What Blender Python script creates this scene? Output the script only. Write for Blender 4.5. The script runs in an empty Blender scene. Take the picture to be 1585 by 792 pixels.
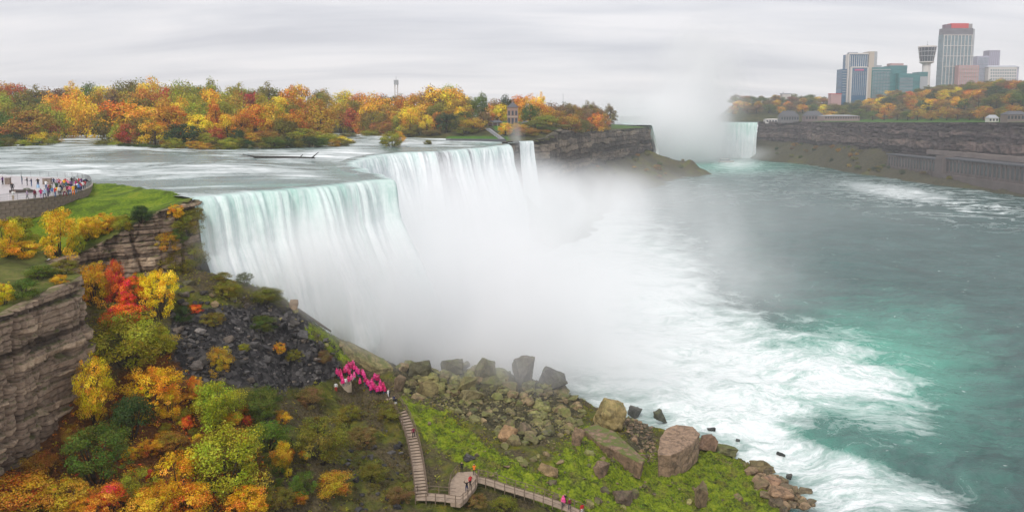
import bpy, bmesh, math, random
import numpy as np
from mathutils import Vector, Matrix

R = math.radians
SC = bpy.context.scene
COL = SC.collection
random.seed(7)
rng = np.random.default_rng(7)

# ------------------------------------------------------------------ camera
F_PX, CX, PPY, PITCH, EYE = 1150.0, 792.0, 298.0, R(6.0), 68.0
cam = bpy.data.cameras.new('camera')
cam.sensor_width = 36.0
cam.lens = 36.0 * F_PX / 1585.0
cam.shift_y = -(396.0 - PPY) / 1585.0
cam.clip_start = 0.5
cam.clip_end = 20000.0
cam_ob = bpy.data.objects.new('camera', cam)
cam_ob.location = (0, 0, EYE)
cam_ob.rotation_euler = (R(90) - PITCH, 0, 0)
COL.objects.link(cam_ob)
SC.camera = cam_ob

# ------------------------------------------------------------------ sky, sun, exposure
SUN_EL, SUN_AZ = R(48), R(205)          # soft light from behind and to the left
w = bpy.data.worlds.new('World')
SC.world = w
w.use_nodes = True
wt = w.node_tree
wt.nodes.clear()
def wn(t, **kw):
    n = wt.nodes.new(t)
    for k, v in kw.items():
        setattr(n, k, v)
    return n
out = wn('ShaderNodeOutputWorld')
bg = wn('ShaderNodeBackground')
bg.inputs['Strength'].default_value = 0.1
sky = wn('ShaderNodeTexSky', sky_type='NISHITA', sun_disc=False)
sky.sun_elevation = SUN_EL
sky.sun_rotation = SUN_AZ
tc = wn('ShaderNodeTexCoord')
sep = wn('ShaderNodeSeparateXYZ')
wt.links.new(tc.outputs['Generated'], sep.inputs[0])
zz = wn('ShaderNodeMath', operation='MAXIMUM'); zz.inputs[1].default_value = 0.0
wt.links.new(sep.outputs['Z'], zz.inputs[0])
za = wn('ShaderNodeMath', operation='ADD'); za.inputs[1].default_value = 0.16
wt.links.new(zz.outputs[0], za.inputs[0])
dx = wn('ShaderNodeMath', operation='DIVIDE'); dy = wn('ShaderNodeMath', operation='DIVIDE')
wt.links.new(sep.outputs['X'], dx.inputs[0]); wt.links.new(za.outputs[0], dx.inputs[1])
wt.links.new(sep.outputs['Y'], dy.inputs[0]); wt.links.new(za.outputs[0], dy.inputs[1])
cmb = wn('ShaderNodeCombineXYZ')
wt.links.new(dx.outputs[0], cmb.inputs[0]); wt.links.new(dy.outputs[0], cmb.inputs[1])
mp = wn('ShaderNodeMapping'); mp.inputs['Scale'].default_value = (0.42, 1.5, 1); mp.inputs['Rotation'].default_value = (0, 0, 0.12)
wt.links.new(cmb.outputs[0], mp.inputs[0])
nz = wn('ShaderNodeTexNoise'); nz.inputs['Scale'].default_value = 1.3; nz.inputs['Detail'].default_value = 7
nz.inputs['Roughness'].default_value = 0.55; nz.inputs['Distortion'].default_value = 0.35
wt.links.new(mp.outputs[0], nz.inputs['Vector'])
cr = wn('ShaderNodeValToRGB')
cr.color_ramp.elements[0].position = 0.34; cr.color_ramp.elements[0].color = (0.46, 0.475, 0.53, 1)
cr.color_ramp.elements[1].position = 0.64; cr.color_ramp.elements[1].color = (0.80, 0.785, 0.80, 1)
e = cr.color_ramp.elements.new(0.5); e.color = (0.645, 0.65, 0.685, 1)
wt.links.new(nz.outputs['Fac'], cr.inputs[0])
# the cloud sheet is brighter towards the horizon
hz = wn('ShaderNodeMapRange'); hz.inputs['From Min'].default_value = 0.0; hz.inputs['From Max'].default_value = 0.2
hz.inputs['To Min'].default_value = 0.45; hz.inputs['To Max'].default_value = 0.0
wt.links.new(zz.outputs[0], hz.inputs[0])
mh = wn('ShaderNodeMixRGB'); mh.inputs[2].default_value = (0.78, 0.76, 0.77, 1)
wt.links.new(hz.outputs[0], mh.inputs[0]); wt.links.new(cr.outputs[0], mh.inputs[1])
sc_ = wn('ShaderNodeMixRGB', blend_type='MULTIPLY'); sc_.inputs[0].default_value = 1; sc_.inputs[2].default_value = (8.5, 8.42, 8.4, 1)
wt.links.new(mh.outputs[0], sc_.inputs[1])
ms = wn('ShaderNodeMixRGB'); ms.inputs[0].default_value = 0.93
wt.links.new(sky.outputs[0], ms.inputs[1]); wt.links.new(sc_.outputs[0], ms.inputs[2])
wt.links.new(ms.outputs[0], bg.inputs['Color'])
wt.links.new(bg.outputs[0], out.inputs['Surface'])

sl = bpy.data.lights.new('sun', 'SUN')
sl.energy = 1.5
sl.angle = R(10)
sl.color = (1.0, 0.96, 0.9)
so = bpy.data.objects.new('sun', sl)
so.rotation_euler = Vector((math.sin(SUN_AZ) * math.cos(SUN_EL), math.cos(SUN_AZ) * math.cos(SUN_EL), math.sin(SUN_EL))).to_track_quat('Z', 'Y').to_euler()
so.location = (0, -50, 300)
COL.objects.link(so)

vs = SC.view_settings
vs.view_transform = 'Standard'; vs.look = 'None'; vs.exposure = 0.62; vs.gamma = 1.0; vs.use_curve_mapping = False
cy = SC.cycles
cy.use_denoising = True
cy.max_bounces = 12; cy.diffuse_bounces = 3; cy.glossy_bounces = 2; cy.transmission_bounces = 2
cy.volume_bounces = 12
cy.volume_step_rate = 1.0
cy.volume_max_steps = 96
cy.transparent_max_bounces = 6
cy.caustics_reflective = False; cy.caustics_refractive = False
cy.use_adaptive_sampling = True
cy.sample_clamp_indirect = 4.0

# ------------------------------------------------------------------ photo pixel -> direction
_c, _s = math.cos(PITCH), math.sin(PITCH)
def slope(px, py):
    u = (px - CX) / F_PX; v = (PPY - py) / F_PX
    cyy = _c + _s * v; cz = -_s + _c * v
    return u / cyy, cz / cyy
def at_z(px, py, z):
    sx, sz = slope(px, py); Y = (z - EYE) / sz
    return Vector((sx * Y, Y, z))
def at_y(px, py, Y):
    sx, sz = slope(px, py)
    return Vector((sx * Y, Y, EYE + sz * Y))
def sx_of(px, py=220):
    return slope(px, py)[0]

# ------------------------------------------------------------------ numeric noise
def _hash(ix, iy, iz, seed):
    n = (ix.astype(np.int64) * 374761393 + iy.astype(np.int64) * 668265263 + iz.astype(np.int64) * 2147483647 + seed * 1274126177) & 0x7fffffff
    n = ((n ^ (n >> 13)) * 1274126177) & 0x7fffffff
    n = ((n ^ (n >> 15)) * 668265263) & 0x7fffffff
    return ((n ^ (n >> 16)) & 0xffff) / 65535.0
def vnoise(x, y, z=0.0, seed=0):
    x, y, z = np.broadcast_arrays(np.asarray(x, float), np.asarray(y, float), np.asarray(z, float))
    ix, iy, iz = np.floor(x), np.floor(y), np.floor(z)
    fx, fy, fz = x - ix, y - iy, z - iz
    fx = fx * fx * (3 - 2 * fx); fy = fy * fy * (3 - 2 * fy); fz = fz * fz * (3 - 2 * fz)
    r = 0
    for a in (0, 1):
        wx = fx if a else 1 - fx
        for b in (0, 1):
            wy = fy if b else 1 - fy
            for c in (0, 1):
                wz = fz if c else 1 - fz
                r = r + wx * wy * wz * _hash(ix + a, iy + b, iz + c, seed)
    return r * 2 - 1
def fbm(x, y, z=0.0, oct=4, seed=0, gain=0.5):
    t = 0; a = 1.0; f = 1.0; s = 0
    for k in range(oct):
        t = t + a * vnoise(np.asarray(x) * f, np.asarray(y) * f, np.asarray(z) * f, seed + k * 17); s += a
        a *= gain; f *= 2.03
    return t / s
def sstep(a, b, x):
    t = np.clip((x - a) / (b - a), 0, 1)
    return t * t * (3 - 2 * t)

def in_poly(poly, x, y):
    x = np.asarray(x); y = np.asarray(y); inside = np.zeros(x.shape, bool)
    n = len(poly)
    for i in range(n):
        x0, y0 = poly[i]; x1, y1 = poly[(i + 1) % n]
        if y0 == y1: continue
        c = ((y0 > y) != (y1 > y)) & (x < (x1 - x0) * (y - y0) / (y1 - y0) + x0)
        inside ^= c
    return inside
def line_dist(pts, x, y, closed=False):
    d = np.full(np.shape(x), 1e9)
    n = len(pts)
    for i in range(n if closed else n - 1):
        x0, y0 = pts[i]; x1, y1 = pts[(i + 1) % n]
        ex, ey = x1 - x0, y1 - y0
        t = np.clip(((x - x0) * ex + (y - y0) * ey) / max(ex * ex + ey * ey, 1e-9), 0, 1)
        d = np.minimum(d, np.hypot(x - x0 - t * ex, y - y0 - t * ey))
    return d
def sdist(poly, x, y):                       # positive inside
    d = line_dist(poly, x, y, True)
    return np.where(in_poly(poly, x, y), d, -d)
class TPS:                                   # smooth surface through scattered heights
    def __init__(s, pts, smooth=0.5):
        p = np.array(pts, float); s.p = p[:, :2]; n = len(p)
        d = np.hypot(p[:, None, 0] - p[None, :, 0], p[:, None, 1] - p[None, :, 1])
        K = np.where(d > 0, d * d * np.log(d + 1e-9), 0) + np.eye(n) * smooth * 10
        P = np.c_[np.ones(n), s.p]
        A = np.zeros((n + 3, n + 3)); A[:n, :n] = K; A[:n, n:] = P; A[n:, :n] = P.T
        s.w = np.linalg.solve(A, np.r_[p[:, 2], 0, 0, 0])
    def __call__(s, x, y):
        x = np.asarray(x, float); y = np.asarray(y, float)
        r = s.w[-3] + s.w[-2] * x + s.w[-1] * y
        for (a, b), wgt in zip(s.p, s.w[:-3]):
            d2 = (x - a) ** 2 + (y - b) ** 2
            r = r + wgt * 0.5 * d2 * np.log(d2 + 1e-9)
        return r

# ------------------------------------------------------------------ objects and meshes
def tag(o, label=None, cat=None, group=None, kind=None):
    if label: o['label'] = label
    if cat: o['category'] = cat
    if group: o['group'] = group
    if kind: o['kind'] = kind
    return o
def link(name, me, mat=None, parent=None, loc=None):
    o = bpy.data.objects.new(name, me)
    COL.objects.link(o)
    if mat is not None and me is not None and not me.materials: me.materials.append(mat)
    if parent is not None: o.parent = parent
    if loc is not None: o.location = loc
    return o
def empty(name, loc=(0, 0, 0), rz=0.0):
    o = bpy.data.objects.new(name, None)
    o.empty_display_size = 0.5
    o.location = loc; o.rotation_euler = (0, 0, rz)
    COL.objects.link(o)
    return o
def np_mesh(name, V, Fq, smooth=True, attrs=None, uv=None):
    V = np.asarray(V, np.float32).reshape(-1, 3); Fq = np.asarray(Fq, np.int32)
    k = Fq.shape[1]
    me = bpy.data.meshes.new(name)
    me.vertices.add(len(V)); me.vertices.foreach_set('co', V.ravel())
    me.loops.add(Fq.size); me.loops.foreach_set('vertex_index', Fq.ravel())
    me.polygons.add(len(Fq)); me.polygons.foreach_set('loop_start', np.arange(0, Fq.size, k, dtype=np.int32))
    try: me.polygons.foreach_set('loop_total', np.full(len(Fq), k, np.int32))
    except Exception: pass
    me.polygons.foreach_set('use_smooth', np.full(len(Fq), bool(smooth)))
    me.update(calc_edges=True)
    for an, (dom, arr) in (attrs or {}).items():
        a = me.attributes.new(an, 'FLOAT', dom); a.data.foreach_set('value', np.asarray(arr, np.float32).ravel())
    if uv is not None:
        l = me.uv_layers.new(name='UVMap'); l.data.foreach_set('uv', np.asarray(uv, np.float32)[Fq.ravel()].ravel())
    return me
def grid_faces(n, m):
    i, j = np.meshgrid(np.arange(n - 1), np.arange(m - 1), indexing='ij')
    a = i * m + j
    return np.stack([a, a + m, a + m + 1, a + 1], -1).reshape(-1, 4)
def grid_mesh(name, P, mask=None, smooth=True, attrs=None, flip=False, uv=None):
    n, m = P.shape[:2]
    Fq = grid_faces(n, m)
    if flip: Fq = Fq[:, ::-1]
    if mask is not None:
        mk = mask.ravel()[Fq].all(1); Fq = Fq[mk]
    used = np.unique(Fq); re = np.full(n * m, -1); re[used] = np.arange(len(used))
    at = {k: ('POINT', np.asarray(v).ravel()[used]) for k, v in (attrs or {}).items()}
    return np_mesh(name, P.reshape(-1, 3)[used], re[Fq], smooth, at, None if uv is None else uv.reshape(-1, 2)[used])
def bm_mesh(name, bm, smooth=False):
    me = bpy.data.meshes.new(name); bm.to_mesh(me); bm.free()
    if smooth: me.polygons.foreach_set('use_smooth', np.ones(len(me.polygons), bool))
    return me
def add_box(bm, x0, x1, y0, y1, z0, z1, M=None, mi=0):
    vs_ = [bm.verts.new(v) for v in ((x0, y0, z0), (x1, y0, z0), (x1, y1, z0), (x0, y1, z0), (x0, y0, z1), (x1, y0, z1), (x1, y1, z1), (x0, y1, z1))]
    if M is not None:
        for v in vs_: v.co = M @ v.co
    for f in ((3, 2, 1, 0), (4, 5, 6, 7), (0, 1, 5, 4), (1, 2, 6, 5), (2, 3, 7, 6), (3, 0, 4, 7)):
        bm.faces.new([vs_[i] for i in f]).material_index = mi
def add_tube(bm, pts, radii, n=6, cap=True):
    rings = []
    for i, p in enumerate(pts):
        p = Vector(p)
        d = (Vector(pts[min(i + 1, len(pts) - 1)]) - Vector(pts[max(i - 1, 0)])).normalized()
        a = d.orthogonal().normalized(); b = d.cross(a)
        rings.append([bm.verts.new(p + (a * math.cos(t) + b * math.sin(t)) * radii[i]) for t in [2 * math.pi * k / n for k in range(n)]])
    for r0, r1 in zip(rings, rings[1:]):
        for k in range(n):
            bm.faces.new((r0[k], r0[(k + 1) % n], r1[(k + 1) % n], r1[k]))
    if cap:
        bm.faces.new(rings[0][::-1]); bm.faces.new(rings[-1])
def box_obj(name, x0, x1, y0, y1, z0, z1, mat, parent=None, bevel=0.0):
    bm = bmesh.new(); add_box(bm, x0, x1, y0, y1, z0, z1)
    if bevel: bmesh.ops.bevel(bm, geom=bm.edges[:], offset=bevel, segments=1, affect='EDGES')
    return link(name, bm_mesh(name, bm), mat, parent)

# ------------------------------------------------------------------ material helper
class NT:
    def __init__(s, name):
        s.m = bpy.data.materials.new(name); s.m.use_nodes = True
        s.t = s.m.node_tree; s.t.nodes.clear()
        s.out = s.t.nodes.new('ShaderNodeOutputMaterial')
    def put(s, sock, v):
        if v is None: return
        if isinstance(v, bpy.types.NodeSocket): s.t.links.new(v, sock)
        else:
            if hasattr(sock, 'default_value'):
                try: n = len(sock.default_value)
                except TypeError: n = 0
                if n == 4 and len(v) == 3: v = (*v, 1)
                sock.default_value = v
    def n(s, t, _o=0, _p=None, **ins):
        nd = s.t.nodes.new(t)
        for k, v in (_p or {}).items(): setattr(nd, k, v)
        for k, v in ins.items():
            key = int(k[1:]) if k[0] == 'i' and k[1:].isdigit() else k.replace('_', ' ')
            s.put(nd.inputs[key], v)
        return nd.outputs[_o]
    def pos(s): return s.n('ShaderNodeNewGeometry', 'Position')
    def obj(s): return s.n('ShaderNodeTexCoord', 'Object')
    def attr(s, a, o='Fac'): return s.n('ShaderNodeAttribute', o, {'attribute_name': a})
    def map(s, v, scale=(1, 1, 1), loc=(0, 0, 0), rot=(0, 0, 0)): return s.n('ShaderNodeMapping', Vector=v, Scale=scale, Location=loc, Rotation=rot)
    def noise(s, v, scale=1.0, detail=4.0, rough=0.5, dist=0.0, o='Fac'): return s.n('ShaderNodeTexNoise', o, Vector=v, Scale=scale, Detail=detail, Roughness=rough, Distortion=dist)
    def voro(s, v, scale=1.0, feat='F1', o='Distance'): return s.n('ShaderNodeTexVoronoi', o, {'feature': feat}, Vector=v, Scale=scale)
    def ramp(s, f, stops):
        nd = s.t.nodes.new('ShaderNodeValToRGB'); s.put(nd.inputs[0], f); el = nd.color_ramp.elements
        while len(el) < len(stops): el.new(0.5)
        for e_, (p, c) in zip(el, stops):
            e_.position = p; e_.color = (c, c, c, 1) if isinstance(c, (int, float)) else (*c, 1)
        return nd.outputs[0]
    def mix(s, f, a, b, mode='MIX'): return s.n('ShaderNodeMixRGB', 0, {'blend_type': mode}, Fac=f, Color1=a, Color2=b)
    def math(s, op, a, b=0.0, clamp=False): return s.n('ShaderNodeMath', 0, {'operation': op, 'use_clamp': clamp}, i0=a, i1=b)
    def vm(s, op, a, b=(0, 0, 0), o=0): return s.n('ShaderNodeVectorMath', o, {'operation': op}, i0=a, i1=b)
    def mr(s, v, a, b, c=0.0, d=1.0, smooth=False): return s.n('ShaderNodeMapRange', 0, {'interpolation_type': 'SMOOTHSTEP' if smooth else 'LINEAR'}, Value=v, From_Min=a, From_Max=b, To_Min=c, To_Max=d)
    def bump(s, h, strength=0.5, dist=0.1): return s.n('ShaderNodeBump', Height=h, Strength=strength, Distance=dist)
    def bsdf(s, color, rough=0.7, normal=None, spec=0.3, metal=0.0, surf=True):
        nd = s.t.nodes.new('ShaderNodeBsdfPrincipled')
        s.put(nd.inputs['Base Color'], color); s.put(nd.inputs['Roughness'], rough); s.put(nd.inputs['Metallic'], metal)
        s.put(nd.inputs['Specular IOR Level'], spec)
        if normal is not None: s.put(nd.inputs['Normal'], normal)
        if surf: s.t.links.new(nd.outputs[0], s.out.inputs['Surface'])
        return nd.outputs[0]
    def surf(s, sh): s.t.links.new(sh, s.out.inputs['Surface'])

def simple(name, color, rough=0.7, var=0.15, scale=3.0, spec=0.3, metal=0.0, bump=0.0):
    t = NT(name); p = t.obj()
    nz_ = t.noise(p, scale, 5, 0.6)
    c = t.mix(t.mr(nz_, 0.3, 0.7), tuple(x * (1 - var) for x in color), tuple(min(1, x * (1 + var)) for x in color))
    t.bsdf(c, rough, t.bump(nz_, bump, 0.1) if bump else None, spec, metal)
    return t.m
# ================================================================== materials of the setting
def rock_material(name, ca, cb, cc, sc=1.0, strata=1.0, moss=0.0):
    t = NT(name); p = t.pos()
    st = t.noise(t.map(p, (0.05 * sc, 0.05 * sc, 0.9 * sc)), 1.0, 5, 0.6, 0.3)
    bl = t.noise(p, 0.35 * sc, 6, 0.65, 0.4)
    fi = t.noise(t.map(p, (1, 1, 3)), 2.2 * sc, 5, 0.7)
    bd = t.attr('bed')
    k_ = t.math('ADD', t.math('MULTIPLY', t.mix(0.5, st, bl), 0.62), t.math('MULTIPLY', bd, 0.38))
    c = t.ramp(k_, [(0.32, ca), (0.46, cb), (0.56, cb), (0.68, cc)])
    c = t.mix(t.math('MULTIPLY', t.attr('joint'), 0.9), c, t.mix(1.0, c, (0.22, 0.2, 0.19), 'MULTIPLY'))
    c = t.mix(t.mr(fi, 0.35, 0.65, 0.0, 0.55), c, t.mix(1.0, c, (0.38, 0.36, 0.35), 'MULTIPLY'))
    vst = t.noise(t.map(p, (0.9 * sc, 0.9 * sc, 0.06 * sc)), 1.0, 4, 0.6, 0.6)      # seepage stains
    c = t.mix(t.mr(vst, 0.52, 0.66, 0.0, 0.6), c, t.mix(1.0, c, (0.42, 0.40, 0.40), 'MULTIPLY'))
    if moss:
        up = t.n('ShaderNodeSeparateXYZ', 'Z', None, i0=t.n('ShaderNodeNewGeometry', 'Normal'))
        mk = t.math('MULTIPLY', t.mr(up, 0.25, 0.8), t.mr(t.noise(p, 0.5 * sc, 4, 0.6), 0.42, 0.58))
        c = t.mix(t.math('MULTIPLY', mk, moss), c, (0.085, 0.10, 0.02))
    h = t.math('ADD', t.math('MULTIPLY', st, 0.6 * strata), t.math('ADD', fi, bl))
    t.bsdf(c, 0.85, t.bump(h, 0.7, 0.25 / sc), 0.2)
    return t.m
M_CLIFF = rock_material('near_cliff_rock', (0.085, 0.064, 0.05), (0.36, 0.265, 0.19), (0.64, 0.48, 0.33), 1.0, 1.2, 0.7)
M_CLIFF_FAR = rock_material('far_cliff_rock', (0.05, 0.045, 0.04), (0.17, 0.145, 0.12), (0.40, 0.32, 0.24), 0.22, 1.0, 0.35)
M_CLIFF_CAN = rock_material('canadian_cliff_rock', (0.04, 0.034, 0.034), (0.12, 0.09, 0.088), (0.26, 0.19, 0.165), 0.2, 1.0, 0.25)

def boulder_material(name):                     # colour of each stone comes from the object colour
    t = NT(name); oc = t.n('ShaderNodeObjectInfo', 'Color'); rnd = t.n('ShaderNodeObjectInfo', 'Random')
    p = t.vm('ADD', t.pos(), t.n('ShaderNodeCombineXYZ', 0, None, X=t.math('MULTIPLY', rnd, 37.0)))
    a = t.noise(p, 0.9, 6, 0.65, 0.5); b = t.noise(p, 4.0, 5, 0.7)
    c = t.mix(t.mr(a, 0.35, 0.65), t.mix(1.0, oc, (0.5, 0.48, 0.45), 'MULTIPLY'), t.mix(1.0, oc, (1.4, 1.35, 1.3), 'MULTIPLY'))
    ck = t.voro(t.vm('ADD', p, t.vm('MULTIPLY', t.noise(p, 0.8, 3, 0.6, 0, 'Color'), (1.2, 1.2, 1.2))), 0.28, 'DISTANCE_TO_EDGE')
    c = t.mix(t.mr(ck, 0.0, 0.03, 0.5, 0.0), c, (0.02, 0.018, 0.015))
    c = t.mix(t.mr(b, 0.3, 0.6, 0.5, 0.0), c, t.mix(1.0, c, (0.4, 0.4, 0.4), 'MULTIPLY'))
    up = t.n('ShaderNodeSeparateXYZ', 'Z', None, i0=t.n('ShaderNodeNewGeometry', 'Normal'))
    mk = t.math('MULTIPLY', t.mr(up, 0.1, 0.75), t.mr(t.noise(p, 0.7, 4, 0.6), 0.45, 0.6))
    mk = t.math('MULTIPLY', mk, t.attr('mossy'))
    c = t.mix(mk, c, (0.11, 0.13, 0.025))
    t.bsdf(c, 0.75, t.bump(t.math('ADD', a, b), 0.6, 0.15), 0.35)
    return t.m
M_BOULDER = boulder_material('boulder_rock')

def talus_material():
    t = NT('talus_ground'); p = t.pos()
    n1 = t.noise(p, 0.55, 5, 0.62, 0.5); n2 = t.noise(p, 2.6, 5, 0.7); n3 = t.noise(p, 0.16, 4, 0.6)
    wob = t.math('MULTIPLY', t.math('SUBTRACT', n1, 0.5), 1.5)
    def zone(a): return t.mr(t.math('ADD', t.attr(a), wob), 0.35, 0.62)
    base = t.ramp(n2, [(0.3, (0.026, 0.020, 0.013)), (0.52, (0.085, 0.068, 0.034)), (0.7, (0.16, 0.12, 0.065))])
    veg = t.ramp(n1, [(0.3, (0.035, 0.038, 0.008)), (0.5, (0.10, 0.115, 0.014)), (0.68, (0.19, 0.16, 0.022))])
    scree = t.ramp(t.voro(p, 1.6, o='Color'), [(0.1, (0.012, 0.012, 0.013)), (0.6, (0.045, 0.042, 0.042)), (0.95, (0.13, 0.12, 0.115))])
    moss = t.ramp(t.mix(0.5, n1, n2), [(0.35, (0.02, 0.026, 0.006)), (0.44, (0.07, 0.10, 0.008)), (0.53, (0.18, 0.24, 0.010)), (0.66, (0.31, 0.33, 0.025))])
    moss = t.mix(t.mr(t.noise(p, 0.28, 4, 0.6, 0.4), 0.52, 0.66, 0.0, 0.75), moss, t.ramp(n2, [(0.35, (0.045, 0.036, 0.018)), (0.6, (0.16, 0.125, 0.04))]))
    lit = t.ramp(n2, [(0.3, (0.03, 0.017, 0.008)), (0.55, (0.15, 0.055, 0.012)), (0.72, (0.30, 0.12, 0.015))])
    rk = t.ramp(t.mix(0.5, n1, n2), [(0.36, (0.016, 0.015, 0.010)), (0.5, (0.055, 0.05, 0.026)), (0.64, (0.15, 0.125, 0.06))])
    c = t.mix(t.mr(n3, 0.45, 0.6), base, veg)
    for col, a in ((rk, 'rocky'), (scree, 'scree'), (lit, 'litter'), (moss, 'moss')):
        c = t.mix(zone(a), c, col)
    t.bsdf(c, 0.9, t.bump(t.math('ADD', n2, t.math('MULTIPLY', n1, 2)), 0.8, 0.35), 0.15)
    return t.m
M_TALUS = talus_material()

def lawn_material(name='lawn_grass', dry=0.0):
    t = NT(name); p = t.pos()
    n1 = t.noise(p, 0.22, 5, 0.65, 0.8); n2 = t.noise(p, 2.5, 5, 0.7)
    c = t.ramp(t.mix(0.4, n1, n2), [(0.33, (0.10, 0.075, 0.02)), (0.42, (0.05, 0.08, 0.010)), (0.50, (0.10, 0.165, 0.010)), (0.58, (0.17, 0.225, 0.016)), (0.68, (0.22, 0.20, 0.03))])
    d = t.mr(t.attr('dry'), 0.2, 0.9)
    c = t.mix(t.math('MULTIPLY', d, t.mr(n2, 0.35, 0.6, 0.5, 1.0)), c, t.ramp(n1, [(0.35, (0.05, 0.045, 0.02)), (0.55, (0.10, 0.085, 0.035)), (0.7, (0.19, 0.13, 0.07))]))
    t.bsdf(c, 0.9, t.bump(n2, 0.7, 0.2), 0.1)
    return t.m
M_LAWN = lawn_material()

def forest_floor():
    t = NT('forest_floor'); p = t.pos(); n1 = t.noise(p, 0.12, 5, 0.65)
    c = t.ramp(n1, [(0.3, (0.025, 0.028, 0.010)), (0.5, (0.055, 0.06, 0.018)), (0.7, (0.11, 0.085, 0.025))])
    c = t.mix(t.mr(t.attr('grass'), 0.3, 0.7), c, t.ramp(n1, [(0.3, (0.04, 0.11, 0.012)), (0.7, (0.075, 0.17, 0.02))]))
    t.bsdf(c, 0.95, None, 0.1)
    return t.m
M_FLOOR = forest_floor()

def water_material(name, deep, milky, rough_lo=0.12):
    """river: dark green water, air-filled milky water, and streaks of foam where the attribute asks for it"""
    t = NT(name); p = t.pos()
    big = t.noise(p, 0.012, 3, 0.5, 0.4, 'Color')
    warp = t.vm('ADD', p, t.vm('MULTIPLY', t.vm('SUBTRACT', big, (0.5, 0.5, 0.5)), (70, 70, 0)))
    wr2 = t.vm('ADD', warp, t.vm('MULTIPLY', t.vm('SUBTRACT', t.noise(p, 0.09, 3, 0.6, 0, 'Color'), (0.5, 0.5, 0.5)), (9, 9, 0)))
    fo = t.attr('foam'); ae = t.attr('aerated'); ln = t.attr('lines')
    f1 = t.noise(t.map(wr2, (0.55, 1.0, 1)), 0.14, 8, 0.68, 0.3)
    f2 = t.noise(t.map(wr2, (0.45, 1.1, 1)), 0.9, 6, 0.7)
    fx = t.math('ADD', t.math('MULTIPLY', f1, 0.72), t.math('MULTIPLY', f2, 0.28))
    th = t.mr(fo, 0.0, 1.0, 0.70, 0.25)
    foam = t.mr(t.math('SUBTRACT', fx, th), 0.0, 0.26, 0, 1)
    # thin winding foam lines
    g = t.noise(t.map(warp, (0.6, 1.0, 1)), 0.028, 5, 0.62, 0.6)
    rid = t.mr(t.math('ABSOLUTE', t.math('SUBTRACT', g, 0.5)), 0.0, 0.035, 1.0, 0.0)
    lines = t.math('MULTIPLY', t.math('MULTIPLY', rid, t.mr(f1, 0.42, 0.58)), ln)
    # scattered white caps
    cap = t.mr(t.noise(t.map(warp, (0.7, 1.5, 1)), 0.33, 6, 0.66), 0.665, 0.72, 0.0, 0.85)
    foam = t.math('MAXIMUM', foam, t.math('MAXIMUM', lines, t.math('MULTIPLY', cap, t.attr('caps'))))
    d = t.mix(t.mr(t.noise(wr2, 0.05, 4, 0.6), 0.35, 0.65), deep, tuple(x * 1.5 for x in deep))
    wcol = t.mix(t.math('MULTIPLY', t.mr(t.math('ADD', ae, t.math('SUBTRACT', f1, 0.5)), 0.1, 0.95), 0.95), d, milky)
    c = t.mix(foam, wcol, t.mix(t.mr(f2, 0.3, 0.65), (0.66, 0.75, 0.73), (0.90, 0.92, 0.92)))
    w1 = t.noise(t.map(warp, (0.5, 1.0, 1)), 0.35, 6, 0.62, 0.3)
    w2 = t.noise(p, 1.7, 4, 0.6)
    h = t.math('ADD', w1, t.math('MULTIPLY', w2, 0.25))
    t.bsdf(c, t.mr(foam, 0, 1, rough_lo, 0.9), t.bump(h, 0.9, 1.1), 0.45)
    return t.m
M_RIVER = water_material('lower_river_water', (0.030, 0.078, 0.070), (0.11, 0.38, 0.285), 0.24)

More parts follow.
